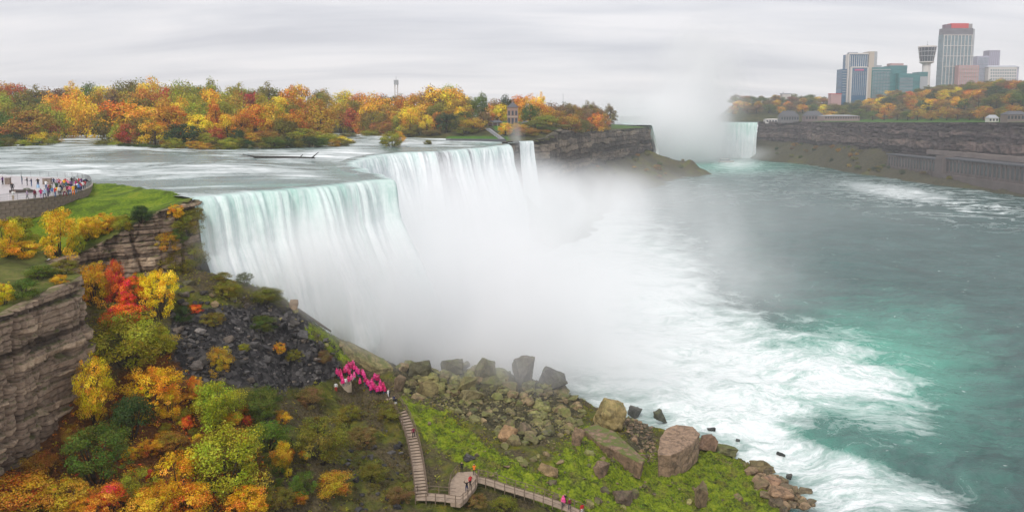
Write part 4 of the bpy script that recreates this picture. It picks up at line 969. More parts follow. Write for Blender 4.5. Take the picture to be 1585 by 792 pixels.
# bushes clinging to the slopes under the far cliffs
SB = []
for _ in range(400):
    if len(SB) >= 64: break
    if random.random() < 0.5:
        X, Y = random.uniform(40, 215), random.uniform(520, 880); i_ = int((X + 20) / 3.0); j_ = int((Y - 370) / 3.5); z = ah[i_, j_]; ok = dcl[i_, j_] < -2 and 3 < z < 26; where = 'under the island cliff'
    else:
        X, Y = random.uniform(385, 450), random.uniform(700, 1120); i_ = int((X - 370) / 130 * 59); j_ = int((Y - 420) / 780 * 259); z = fh[i_, j_]; ok = 3 < z < 26 and X < clx[i_, j_] - 2; where = 'under the far gorge wall'
    if ok: SB.append((to_px(X, Y, z)[0], X, Y, z, where))
nb = {}
for k, (px, X, Y, z, where) in enumerate(sorted(SB)):
    nb[where] = nb.get(where, 0) + 1; c_ = random.choice(['olive', 'brown', 'green', 'rust', 'olive', 'ochre', 'darkgreen']); h = random.uniform(3.0, 6.5)
    plant('slope_bush', NEAR_T[k % 6], (X, Y, z - .4), h * random.uniform(1.2, 2.0), h, c_, f'{WORD[c_]} bush {where}, {ordinal(nb[where])} from the left on that slope', 'bushes on the slopes under the far cliffs')
# the farthest wood reads as one mass
n = 5200
fxp = rng.uniform(400, 1330, n); fY = rng.uniform(1180, 2000, n)
sxs = np.array([sx_of(a, 170) for a in fxp]); fX = sxs * fY
keep = ~in_poly(HP, fX, fY) & ~((fX > 380) & (fY < 1420))
fX, fY = fX[keep], fY[keep]; n = len(fX); m = 12
C = np.repeat(np.stack([fX, fY, np.full(n, 50.0)], 1), m, 0); d = rng.normal(size=(n * m, 3)); d /= np.linalg.norm(d, axis=1, keepdims=True); d[:, 2] = np.abs(d[:, 2])
hgt = np.repeat(rng.uniform(8, 15, n), m)
C = C + d * np.stack([np.full(n * m, 6.0), np.full(n * m, 6.0), hgt], 1)
V, Fq, _, _ = leaf_quads(C, d, rng.uniform(1.5, 3.2, n * m), None, None, 0.8)
fw = link('distant_wood', np_mesh('distant_wood', V, Fq, False, {'var': ('FACE', np.clip(np.repeat(rng.normal(.5, .2, n), m), 0, 1)), 'hue': ('FACE', np.clip(np.repeat(rng.normal(.5, .3, n), m), 0, 1))}), M_LEAF)
fw.color = (0.16, 0.10, 0.03, 1)
tag(fw, 'far brown wood on the horizon', 'wood', kind='stuff')

# ---- low growth on the slopes
def cover(name, label, n, wfun, size, col, upright=0.5, lift=0.12, clump=7):
    i = rng.integers(0, GX.size, n * 6); wgt = wfun.ravel()[i]; i = i[rng.random(len(i)) < wgt][:n]
    c = np.stack([GX.ravel()[i], GY.ravel()[i], tz.ravel()[i]], 1); c = c[c[:, 2] > 0.4]
    k = len(c); cs = rng.uniform(0.5, 1.4, k)
    C = np.repeat(c, clump, 0); s_ = np.repeat(cs, clump)
    d = rng.normal(size=(k * clump, 3)); d[:, 2] = np.abs(d[:, 2]); d /= np.linalg.norm(d, axis=1, keepdims=True)
    C = C + d * (s_ * lift * 4)[:, None] * rng.uniform(0.3, 1, (k * clump, 1))
    nn = d * (1 - upright) + np.array([0, 0, 0.6]) * upright + rng.normal(size=d.shape) * 0.4; nn /= np.linalg.norm(nn, axis=1, keepdims=True)
    va = np.clip(np.repeat(rng.normal(.5, .17, k), clump) + rng.normal(0, .12, k * clump), 0, 1); hu = np.clip(np.repeat(rng.normal(.5, .25, k), clump), 0, 1)
    V, Fq, _, _ = leaf_quads(C, nn, s_ * size, None, None, 0.55)
    o = link(name, np_mesh(name, V, Fq, False, {'var': ('FACE', va), 'hue': ('FACE', hu)}), M_LEAF); o.color = (*col, 1)
    return tag(o, label, 'ground cover', kind='stuff')
nn_ = fbm(GX * 0.22, GY * 0.22, 0, 4, 77)
npx = sstep(2.2, 3.6, pd)
veg_w = np.clip((1 - z_scree) * (1 - z_rock) * (1 - z_moss) * (0.35 + nn_), 0, 1) * npx
cover('ground_scrub', 'dark brown and olive scrub covering the slope', 9000, np.clip(z_scrub * (0.6 + nn_), 0, 1) * npx, 0.13, (0.11, 0.085, 0.02), 0.4, 0.10, 8)
cover('ground_scrub', 'olive green low growth on the upper slope', 16000, np.clip(veg_w * 1.6, 0, 1) * (1 - z_lit) * (1 - 0.8 * z_scrub), 0.12, (0.27, 0.26, 0.016), 0.4, 0.09, 8)
cover('leaf_litter', 'orange and yellow low leaves under the bushes', 8000, z_lit * np.clip(0.5 + nn_, 0, 1) * npx, 0.13, (0.75, 0.27, 0.012), 0.5, 0.11, 7)
cover('leaf_litter', 'yellow green low leaves among the orange ones', 5000, z_lit * np.clip(0.5 - nn_, 0, 1) * npx, 0.13, (0.68, 0.48, 0.014), 0.5, 0.12, 7)
cover('moss_tufts', 'bright green moss and grass on the lower slope', 15000, z_moss * np.clip(0.75 + nn_, 0, 1) * npx, 0.10, (0.20, 0.265, 0.012), 0.6, 0.07, 7)
cover('moss_tufts', 'sparse moss between the boulders', 2600, z_rock * np.clip(0.3 + nn_, 0, 1) * npx, 0.11, (0.15, 0.16, 0.014), 0.6, 0.07, 7)
# ================================================================== stones
def rock_mesh(name, seed, n=14, box=0.55, detail=0, mossy=0.0, dims=(1, 1, 1), flat_top=False):
    r = random.Random(seed); bm = bmesh.new()
    for k in range(n):
        v = Vector((r.uniform(-1, 1), r.uniform(-1, 1), r.uniform(-1, 1)))
        m = max(abs(v.x), abs(v.y), abs(v.z)); l = v.length
        v = v / (box * m + (1 - box) * l) * 0.5 * r.uniform(0.86, 1.06)
        if flat_top and v.z > 0.2: v.z = 0.42 + 0.04 * r.random()
        bm.verts.new((v.x * dims[0], v.y * dims[1], v.z * dims[2]))
    res = bmesh.ops.convex_hull(bm, input=bm.verts[:])
    bmesh.ops.delete(bm, geom=[g for g in bm.verts if not g.link_faces], context='VERTS')
    bmesh.ops.dissolve_limit(bm, angle_limit=0.30, verts=bm.verts[:], edges=bm.edges[:])
    bmesh.ops.bevel(bm, geom=bm.edges[:], offset=0.016, segments=1, affect='EDGES')
    if detail:
        bmesh.ops.triangulate(bm, faces=bm.faces[:])
        for k in range(detail):
            bmesh.ops.subdivide_edges(bm, edges=[e for e in bm.edges if e.calc_length() > 0.06], cuts=1, use_grid_fill=True)
            bmesh.ops.triangulate(bm, faces=bm.faces[:])
        bm.normal_update()
        co = np.array([v.co[:] for v in bm.verts]); nr = np.array([v.normal[:] for v in bm.verts])
        d = 0.045 * fbm(co[:, 0] * 5, co[:, 1] * 5, co[:, 2] * 7 + seed, 4, seed) + 0.02 * (np.floor(co[:, 2] * 9 + 2 * vnoise(co[:, 0] * 3, co[:, 1] * 3, 0, seed)) % 2 - .5)
        co += nr * d[:, None]
        for v, c in zip(bm.verts, co): v.co = c
    bmesh.ops.recalc_face_normals(bm, faces=bm.faces[:])
    me = bm_mesh(name, bm, False); me.materials.append(M_BOULDER)
    a = me.attributes.new('mossy', 'FLOAT', 'POINT'); a.data.foreach_set('value', np.full(len(me.vertices), mossy, np.float32))
    return me
STONES = [rock_mesh('stone', 100 + k, 12 + k % 4 * 2, 0.3 + 0.1 * (k % 5), 0, 0.0, (1, random.uniform(.6, .95), random.uniform(.35, .7))) for k in range(9)]
MOSSY = [rock_mesh('boulder', 200 + k, 14 + k % 3 * 2, 0.35 + 0.1 * (k % 5), 1, 0.75, (1, random.uniform(.65, .95), random.uniform(.4, .75))) for k in range(8)]
SHORE_R = [rock_mesh('shore_rock', 300 + k, 14 + k % 3 * 2, 0.45 + 0.1 * (k % 4), 1, 0.25, (1, random.uniform(.65, .95), random.uniform(.4, .7))) for k in range(6)]
GREYS = [(0.05, 0.048, 0.05), (0.09, 0.086, 0.086), (0.03, 0.03, 0.033), (0.20, 0.185, 0.175), (0.07, 0.064, 0.058), (0.14, 0.115, 0.095)]
OLIVES = [(0.22, 0.215, 0.08), (0.28, 0.25, 0.10), (0.16, 0.15, 0.065), (0.19, 0.155, 0.08), (0.27, 0.20, 0.11), (0.11, 0.105, 0.06)]
BROWNS = [(0.24, 0.165, 0.10), (0.20, 0.15, 0.095), (0.15, 0.115, 0.075), (0.27, 0.19, 0.115), (0.12, 0.095, 0.065)]
def poly_points(poly, n, dist_fn):
    xs = [a for a, b in poly]; ys = [b for a, b in poly]; out_ = []
    while len(out_) < n:
        x, y = random.uniform(min(xs), max(xs)), random.uniform(min(ys), max(ys))
        if in_poly(poly, np.array([x]), np.array([y]))[0]: out_.append((x, y))
    return out_
def strew(name, poly, n, smin, smax, protos, cols, parent=talus, power=2.2, sink=0.18, flat_=0.35, skip=None):
    k = 0
    for px, py in poly_points(poly, n, None):
        q, up = ray_hit(px, py)
        if q is None or up or q.z < -0.5: continue
        if skip and skip(px, py): continue
        if float(line_dist([(a.x, a.y) for a in PATH_PTS], np.array([q.x]), np.array([q.y]))[0]) < 2.2: continue
        s = smin + (smax - smin) * random.random() ** power
        me = random.choice(protos)
        o = link(name, me, None, parent); k += 1
        o.location = q + Vector((0, 0, s * 0.25 - sink * s))
        o.rotation_euler = (random.uniform(-flat_, flat_), random.uniform(-flat_, flat_), random.uniform(0, 6.28))
        o.scale = (s, s, s * random.uniform(0.8, 1.2))
        c = random.choice(cols); j = random.uniform(0.8, 1.25)
        o.color = (c[0] * j, c[1] * j, c[2] * j, 1)
    return k
SCREE = [(268, 484), (330, 492), (420, 486), (470, 498), (520, 540), (520, 588), (440, 602), (350, 596), (275, 572)]
strew('scree_stone', SCREE, 300, 0.45, 2.1, STONES, GREYS + GREYS[:2], power=2.6)
FIELD = [(612, 560), (700, 566), (770, 574), (880, 606), (905, 640), (890, 670), (800, 690), (700, 640), (622, 612)]
strew('boulder', FIELD, 250, 0.8, 3.6, MOSSY, OLIVES, power=1.7)
strew('boulder', [(640, 570), (780, 572), (800, 600), (650, 610)], 60, 1.6, 4.4, MOSSY, OLIVES[:2] + OLIVES[:4], power=1.5)
strew('boulder', [(600, 552), (840, 570), (900, 606), (860, 612), (640, 590)], 45, 2.4, 5.2, MOSSY, OLIVES, power=1.4)
strew('shore_rock', [(1150, 716), (1205, 728), (1250, 752), (1262, 790), (1205, 790), (1180, 760)], 90, 0.8, 3.6, SHORE_R, BROWNS, power=1.8)
strew('pile_stone', [(958, 648), (1005, 652), (1018, 700), (1000, 722), (985, 690)], 130, 0.45, 1.3, STONES, BROWNS, power=1.5)
strew('slope_stone', [(640, 640), (760, 690), (900, 680), (1010, 740), (1180, 770), (1180, 790), (900, 790), (760, 735)], 80, 0.5, 2.4, MOSSY, BROWNS + OLIVES, power=2.8)
strew('slope_stone', [(270, 430), (440, 470), (520, 530), (560, 560), (500, 540), (380, 480), (280, 480)], 60, 0.5, 2.2, STONES, GREYS + OLIVES, power=2.5)
strew('slope_stone', [(560, 640), (640, 690), (640, 790), (480, 790), (520, 700)], 60, 0.4, 1.6, STONES, GREYS[:3], power=2.5)
# finer rubble, too small to pick apart
def rubble(name, label, zone_w, n, smin, smax, proto, col):
    i = rng.integers(0, GX.size, n * 8); i = i[rng.random(len(i)) < zone_w.ravel()[i]][:n]
    me = proto; nv = len(me.vertices); co = np.empty(nv * 3); me.vertices.foreach_get('co', co); co = co.reshape(-1, 3)
    tri = []; 
    for p in me.polygons:
        v = list(p.vertices)
        for a in range(1, len(v) - 1): tri.append((v[0], v[a], v[a + 1]))
    tri = np.array(tri); k = len(i)
    ang = rng.uniform(0, 6.28, k); s_ = smin + (smax - smin) * rng.random(k) ** 2
    ca, sa = np.cos(ang), np.sin(ang)
    P = np.stack([(co[None, :, 0] * ca[:, None] - co[None, :, 1] * sa[:, None]) * s_[:, None] + GX.ravel()[i][:, None],
                  (co[None, :, 0] * sa[:, None] + co[None, :, 1] * ca[:, None]) * s_[:, None] + GY.ravel()[i][:, None],
                  (co[None, :, 2] + 0.3 * co[None, :, 0] * ca[:, None]) * s_[:, None] + tz.ravel()[i][:, None]], -1).reshape(-1, 3)
    Fq = (tri[None] + (np.arange(k) * nv)[:, None, None]).reshape(-1, 3)
    o = link(name, np_mesh(name, P, Fq, False, {'mossy': ('POINT', np.zeros(len(P)))}), M_BOULDER, talus); o.color = (*col, 1); o['kind'] = 'stuff'
small = rock_mesh('pebble', 77, 9, 0.4, 0, 0, (1, .8, .6))
zr = np.clip(z_rock * (0.5 + nn_ * 0.8), 0, 1) * (tz > 0.2) * npx
rubble('rubble', '', np.clip(z_scree * (0.7 + nn_), 0, 1), 3200, 0.25, 0.75, small, (0.062, 0.06, 0.06))
rubble('rubble', '', np.clip(z_scree * (0.7 - nn_), 0, 1), 1300, 0.3, 0.9, small, (0.12, 0.11, 0.105))
rubble('rubble', '', zr, 5500, 0.25, 1.0, small, (0.15, 0.125, 0.065))
rubble('rubble', '', zr, 2200, 0.4, 1.5, small, (0.23, 0.21, 0.09))
rubble('rubble', '', np.clip(z_moss * (nn_ - 0.12) * 1.2, 0, 1) * npx, 1100, 0.25, 0.9, small, (0.16, 0.125, 0.075))

# ---- the boulders one can pick out
def boulder(px, base, wpx, hpx, col, label, seed, depth=0.8, box=0.5, tilt=(0, 0), rz=0.0, mossy=0.3, z=None, flat_top=False, n=16, dY=0.0, sink=0.2, name='boulder', aspect=None):
    q = at_z(px, base, z) if z is not None else ray_hit(px, base)[0]
    if q is None: return
    q = Vector(q)
    if dY: q = at_y(px, base, q.y + dY)
    s = q.y / F_PX; W = wpx * s * 1.02; H = hpx * s * 0.92 * (1 + sink)
    me = rock_mesh(name, seed, n, box, 2, mossy, (1, 1, 1), flat_top)
    o = link(name, me); o.scale = (W, W * depth, H)
    o.location = q + Vector((0, W * depth * 0.3, H * (0.5 - sink)))
    o.rotation_euler = (tilt[0], tilt[1], rz); o.color = (*col, 1)
    return tag(o, label, 'boulder', 'large boulders at the foot of the falls')
boulder(811, 596, 46, 52, (0.15, 0.135, 0.11), 'tall upright grey boulder standing in the spray', 11, 0.8, 0.75, (0, 0.05), 0.3)
boulder(754, 592, 48, 48, (0.14, 0.125, 0.07), 'pointed mossy boulder in the spray left of the tall one', 12, 0.8, 0.25, (0.1, 0), 0.7, 0.6, None, False, 10)
boulder(855, 604, 46, 36, (0.085, 0.08, 0.075), 'dark boulder in the spray right of the tall one', 13, 0.9, 0.4, (0, 0.5))
boulder(700, 582, 40, 34, (0.13, 0.12, 0.075), 'mossy boulder half lost in the spray', 14, 0.9, 0.4, (0, 0.1), 0.4, 0.6)
boulder(648, 584, 44, 32, (0.11, 0.105, 0.06), 'dark mossy boulder at the left end of the spray', 15, 0.9, 0.4)
boulder(722, 612, 44, 30, (0.24, 0.21, 0.09), 'flat olive boulder with a sloping top above the green slope', 16, 0.8, 0.6, (-0.5, 0.25), 0.5, 0.6, None, True)
boulder(661, 613, 32, 26, (0.22, 0.18, 0.08), 'olive boulder beside the pink crowd path', 17, 0.8, 0.6, (-0.4, 0.3), 0.4, 0.4)
boulder(728, 622, 42, 18, (0.23, 0.20, 0.10), 'low olive slab under the flat olive boulder', 18, 0.8, 0.7, (-0.3, 0.1), 0.2, 0.5, None, True)
boulder(769, 604, 30, 14, (0.15, 0.15, 0.09), 'tilted greenish slab in front of the pointed boulder', 19, 0.8, 0.7, (-0.5, 0.3), 0.5, 0.6, None, True)
boulder(946, 666, 60, 54, (0.30, 0.235, 0.10), 'big rounded olive-tan boulder on the bank', 20, 0.8, 0.15, (0, 0.25), 0.2, 0.35, None, False, 44)
boulder(984, 646, 26, 20, (0.10, 0.10, 0.09), 'dark grey boulder in the foam behind the olive-tan one', 21, 0.8, 0.4, (0, 0.3), 0.2, 0.1, 0.3)
boulder(1021, 660, 24, 36, (0.10, 0.105, 0.075), 'leaning fin of wet rock rising from the foam', 22, 0.5, 0.3, (0, -0.45), 0.6, 0.5, 0.0, False, 10)
def slab(top_px, ztop, thick, col, label, mossy, seed, slope_=(0, 0)):
    """flat-topped block: the outline of its top face seen in the photo, at its own height, with real thickness"""
    P = [at_z(px, py, ztop) if ztop is not None else ray_hit(px, py)[0] + Vector((0, 0, 1.1)) for px, py in top_px]; c = sum(P, Vector()) / len(P); r = random.Random(seed)
    bm = bmesh.new(); tv = [bm.verts.new(q - c + Vector((0, 0, r.uniform(-.12, .12)))) for q in P]; bv = [bm.verts.new((q - c) * r.uniform(.86, .97) - Vector((0, 0, thick * r.uniform(.9, 1.1)))) for q in P]
    n_ = len(P); bm.faces.new(tv); bm.faces.new(bv[::-1])
    for i in range(n_): bm.faces.new((tv[i], bv[i], bv[(i + 1) % n_], tv[(i + 1) % n_]))
    bmesh.ops.recalc_face_normals(bm, faces=bm.faces[:]); bmesh.ops.bevel(bm, geom=bm.edges[:], offset=0.12, segments=1, affect='EDGES'); bmesh.ops.triangulate(bm, faces=bm.faces[:])
    for k in range(3):
        bmesh.ops.subdivide_edges(bm, edges=[e for e in bm.edges if e.calc_length() > 0.6], cuts=1, use_grid_fill=True); bmesh.ops.triangulate(bm, faces=bm.faces[:])
    bm.normal_update()
    for v in bm.verts: v.co += v.normal * float(0.16 * fbm(np.array([v.co.x * .9]), np.array([v.co.y * .9]), np.array([v.co.z * 1.6]), 4, seed)[0])
    me = bm_mesh('boulder', bm); me.materials.append(M_BOULDER); a = me.attributes.new('mossy', 'FLOAT', 'POINT'); a.data.foreach_set('value', np.full(len(me.vertices), mossy, np.float32))
    o = link('boulder', me); o.location = c; o.color = (*col, 1)
    return tag(o, label, 'boulder', 'large boulders at the foot of the falls')
slab([(1017, 703), (1021, 678), (1030, 663), (1046, 657), (1072, 660), (1083, 671), (1070, 686), (1050, 699), (1036, 705)], float(T(*at_z(1040, 730, 5).xy)) + 4.2, 4.8, (0.31, 0.215, 0.145), 'huge flat-topped brown block at the bank', 0.0, 5)
slab([(902, 664), (922, 656), (952, 668), (998, 709), (993, 716), (950, 696), (925, 684)], float(T(*at_z(950, 705, 7).xy)) + 1.6, 3.4, (0.24, 0.16, 0.105), 'long grass-topped slab slanting down the bank', 1.6, 6)
boulder(1097, 701, 28, 30, (0.22, 0.14, 0.095), 'brown block leaning on the huge flat-topped block', 24, 0.8, 0.6, (0, 0.3), 0.2, 0.0)
boulder(893, 690, 20, 34, (0.24, 0.165, 0.105), 'brown slab standing on edge above the green slope', 26, 0.6, 0.7, (0, 0.35), 0.3, 0.1)
boulder(785, 684, 30, 28, (0.34, 0.215, 0.115), 'tan boulder on the green slope', 27, 0.8, 0.6, (-0.4, 0.4), 0.3, 0.1)
boulder(812, 672, 24, 20, (0.16, 0.12, 0.08), 'brown boulder right of the tan one', 28, 0.8, 0.5)
boulder(848, 737, 36, 16, (0.26, 0.18, 0.09), 'thin tan slab lying on the green slope', 29, 0.5, 0.7, (0, 0.4), 0.0, 0.1)
boulder(931, 738, 26, 24, (0.20, 0.135, 0.09), 'square brown boulder in the green slope', 30, 0.9, 0.8, (0.1, 0.2), 0.4, 0.1)
boulder(1086, 785, 26, 46, (0.18, 0.13, 0.075), 'upright brown boulder low on the green bank', 31, 0.7, 0.6, (0, 0.1), 0.3, 0.3)
boulder(966, 782, 36, 24, (0.12, 0.085, 0.06), 'dark brown boulder at the bottom of the green slope', 32, 0.8, 0.6, (0, 0.2), 0.3, 0.2)
boulder(1183, 737, 46, 22, (0.20, 0.155, 0.075), 'broad olive-brown boulder at the waterline', 33, 0.8, 0.5, (0, 0.2), 0.1, 0.3)
boulder(1127, 706, 48, 14, (0.14, 0.135, 0.06), 'long mossy boulder at the foam edge', 34, 0.6, 0.5, (0, 0.25), 0.1, 0.7)
boulder(1195, 757, 34, 20, (0.30, 0.185, 0.115), 'red-brown boulder below the broad waterline one', 35, 0.8, 0.7, (-0.3, 0.2), 0.1, 0.0)
boulder(1212, 777, 44, 20, (0.28, 0.18, 0.105), 'flat red-brown boulder near the shore corner', 36, 0.8, 0.8, (-0.2, 0.25), 0.2, 0.0, None, True)
boulder(1222, 741, 12, 10, (0.07, 0.07, 0.065), 'small dark rock at the water edge', 37, 0.8, 0.4, (0, 0), 0, 0.0, 0.1)
boulder(1247, 766, 28, 12, (0.16, 0.13, 0.08), 'low wet rock farthest out on the shore', 38, 0.7, 0.5, (0, 0.1), 0, 0.1, 0.1)
boulder(1102, 668, 18, 10, (0.06, 0.062, 0.06), 'dark rock washed by foam right of the fin', 39, 0.6, 0.3, (0, 0.4), 0, 0.0, 0.1)
boulder(1209, 706, 16, 8, (0.05, 0.055, 0.055), 'dark rock alone in the white foam', 40, 0.6, 0.3, (0, 0.4), 0, 0.0, 0.1)
boulder(1142, 683, 8, 5, (0.07, 0.075, 0.075), 'tiny dark rock in the white foam', 41, 0.6, 0.3, (0, 0.3), 0, 0.0, 0.1)
boulder(453, 480, 14, 20, (0.30, 0.21, 0.13), 'small tan block on the ridge against the white falls', 42, 0.9, 0.8, (0, 0.1), 0.2, 0.0)
slab([(524, 533), (540, 536), (562, 548), (594, 564), (610, 578), (584, 580), (552, 562), (530, 548)], None, 2.6, (0.27, 0.235, 0.11), 'great tilted olive slab rising into the spray', 0.9, 9)
boulder(617, 606, 22, 30, (0.17, 0.125, 0.08), 'brown slab on edge beside the crowd path', 44, 0.6, 0.7, (0, 0.5), 0.2, 0.1)
boulder(464, 528, 26, 16, (0.09, 0.088, 0.09), 'large grey stone at the upper right of the rock fall', 45, 0.8, 0.6, (-0.3, 0.3), 0.2, 0.0)
boulder(500, 557, 20, 14, (0.08, 0.078, 0.08), 'grey stone left of the pink crowd', 46, 0.8, 0.6, (-0.3, 0.3), 0.3, 0.0)
boulder(303, 575, 22, 18, (0.13, 0.115, 0.105), 'pale grey stone at the left of the rock fall', 47, 0.8, 0.5, (-0.3, 0.2), 0.3, 0.0)
boulder(725, 715, 22, 14, (0.085, 0.08, 0.085), 'dark stone beside the wooden landing', 48, 0.8, 0.5, (0, 0.2), 0.3, 0.1)
# fallen trunk lying along the ridge
bm = bmesh.new(); a, b = at_y(449, 474, 139.0), at_y(512, 515, 140.5)
add_tube(bm, [a + Vector((0, 0, .25)), a.lerp(b, .3) + Vector((0, 0, .35)), a.lerp(b, .7) + Vector((0, 0, .3)), b + Vector((0, 0, .3))], [.34, .32, .26, .16], 8)
tag(link('fallen_trunk', bm_mesh('fallen_trunk', bm, True), simple('weathered_wood', (0.10, 0.075, 0.055), 0.9, 0.3, 3)), 'grey fallen trunk lying along the ridge above the falls', 'log')
# drift log stranded in the rapids
bm = bmesh.new(); q = [at_z(px, py, 53.5) for px, py in ((376, 243), (395, 245), (440, 245), (462, 245), (487, 246))]
add_tube(bm, [q[0] + Vector((0, 0, .9)), q[1] + Vector((0, 0, .4)), q[2] + Vector((0, 0, .35)), q[3] + Vector((0, 0, .3)), q[4] + Vector((0, 0, .25))], [.18, .42, .38, .3, .22], 7)
add_tube(bm, [q[3], q[3] + Vector((1.5, 0, 1.3))], [.2, .09], 6); add_tube(bm, [q[4] + Vector((-1.2, 0, .2)), q[4] + Vector((1.2, .3, 2.2))], [.25, .1], 6)
tag(link('drift_log', bm_mesh('drift_log', bm, True), simple('drift_wood', (0.035, 0.03, 0.025), 0.8, 0.3, 3)), 'long dark drift log stranded in the rapids', 'log')
# ================================================================== viewing platform at the brink
M_STONE = simple('wall_stone', (0.24, 0.19, 0.155), 0.9, 0.3, 1.3, 0.2, 0, 0.4)
_t = NT('pale_paving'); _b = _t.n('ShaderNodeTexBrick', 'Color', None, Vector=_t.obj(), Color1=(0.50, 0.45, 0.45, 1), Color2=(0.56, 0.51, 0.50, 1), Mortar=(0.33, 0.30, 0.30, 1), Scale=0.5, Mortar_Size=0.02)
_t.bsdf(_t.mix(_t.mr(_t.noise(_t.obj(), 0.5, 5, 0.65), .4, .65, 0, .5), _b, (0.38, 0.34, 0.34)), 0.35, None, 0.5); M_PAVE = _t.m
M_STEEL = simple('rail_steel', (0.33, 0.34, 0.35), 0.4, 0.1, 5, 0.5, 0.7)
M_WOOD = simple('walkway_boards', (0.33, 0.25, 0.185), 0.75, 0.22, 1.6, 0.3, 0, 0.3)
M_WOODD = simple('weathered_timber', (0.17, 0.125, 0.09), 0.85, 0.3, 1.5, 0.2, 0, 0.3)
M_DARKP = simple('dark_planter', (0.06, 0.045, 0.04), 0.7, 0.2, 2)
ZP = 53.4
edge_px = [(-120, 324), (-60, 318), (0, 313), (50, 308.5), (95, 302.5), (122, 297), (137, 291), (142.5, 286), (138, 280), (122, 276.5), (95, 274.5), (50, 273), (0, 272), (-60, 270), (-120, 269)]
EP = [at_z(px, py, ZP) for px, py in edge_px]
def resample(pts_, ds):
    P = np.array([tuple(p)[:3] for p in pts_]); seg = np.linalg.norm(np.diff(P, axis=0), axis=1); L = np.r_[0, np.cumsum(seg)]
    n_ = max(2, int(L[-1] / ds) + 1); s = np.linspace(0, L[-1], n_)
    return [Vector((np.interp(t_, L, P[:, 0]), np.interp(t_, L, P[:, 1]), np.interp(t_, L, P[:, 2]))) for t_ in s]
# round the corners
def chaikin(p, it=2):
    for _ in range(it):
        o = [p[0]]
        for a, b in zip(p, p[1:]): o += [a.lerp(b, .25), a.lerp(b, .75)]
        p = o + [p[-1]]
    return p
EPs = chaikin(EP)
plat = empty('viewing_platform', at_z(60, 300, ZP))
tag(plat, 'curved stone-walled viewing platform crowded with people at the left', 'platform')
inv = Matrix.Translation(-Vector(plat.location))
bm = bmesh.new(); top_ = [bm.verts.new(inv @ p) for p in EPs]; bot_ = [bm.verts.new(inv @ (p - Vector((0, 0, 3.2)))) for p in EPs]
bm.faces.new(top_)
for i in range(len(top_) - 1): bm.faces.new((top_[i + 1], top_[i], bot_[i], bot_[i + 1]))
bmesh.ops.recalc_face_normals(bm, faces=bm.faces[:])
link('pavement', bm_mesh('pavement', bm), M_PAVE, plat)
edge = resample(EPs, 1.35)
near_edge = edge
blk = bmesh.new(); add_box(blk, -0.66, 0.66, -0.18, 0.22, 0, 0.62); bmesh.ops.bevel(blk, geom=blk.edges[:], offset=0.035, segments=1, affect='EDGES'); blk_me = bm_mesh('wall_stone', blk); blk_me.materials.append(M_STONE)
cop = bmesh.new(); add_box(cop, -0.672, 0.672, -0.24, 0.3, 0, 0.16); bmesh.ops.bevel(cop, geom=cop.edges[:], offset=0.03, segments=1, affect='EDGES'); cop_me = bm_mesh('coping_stone', cop); cop_me.materials.append(simple('coping', (0.36, 0.31, 0.27), 0.8, 0.15, 2))
for i in range(len(edge) - 1):
    a, b = edge[i], edge[i + 1]; ang = math.atan2(b.y - a.y, b.x - a.x)
    if a.y > 158 : continue
    for r_ in range(-2, 3):
        m_ = a.lerp(b, 0.5 if r_ % 2 == 0 else 0.98)
        o = link('wall_stone', blk_me, None, plat); o.location = inv @ (m_ + Vector((0, 0, -1.92 + r_ * 0.64))); o.rotation_euler = (0, 0, ang + random.uniform(-.02, .02)); o.scale = ((b - a).length / 1.35, random.uniform(0.9, 1.12), 1)
    o = link('coping_stone', cop_me, None, plat); o.location = inv @ (a.lerp(b, .5) + Vector((0, 0, 0.003))); o.rotation_euler = (0, 0, ang); o.scale = ((b - a).length / 1.35, 1, 1)
rl = bmesh.new(); bal = bmesh.new()
for i in range(len(edge) - 1):
    a, b = edge[i], edge[i + 1]
    for h_, r_ in ((1.12, .035), (0.62, .015), (0.2, .02)): add_tube(rl, [inv @ (a + Vector((0, 0, h_ + .15))), inv @ (b + Vector((0, 0, h_ + .15)))], [r_, r_], 5)
    for k in range(1, 9):
        p = a.lerp(b, k / 9); add_tube(bal, [inv @ (p + Vector((0, 0, .3))), inv @ (p + Vector((0, 0, 1.25)))], [.012, .012], 4)
link('rail', bm_mesh('rail', rl), M_STEEL, plat); link('baluster_bars', bm_mesh('baluster_bars', bal), M_STEEL, plat)
pb = bmesh.new(); add_tube(pb, [(0, 0, 0.1), (0, 0, 1.3)], [.04, .04], 6); post_me = bm_mesh('rail_post', pb); post_me.materials.append(M_STEEL)
for p in edge[:: 2]:
    o = link('rail_post', post_me, None, plat); o.location = inv @ p
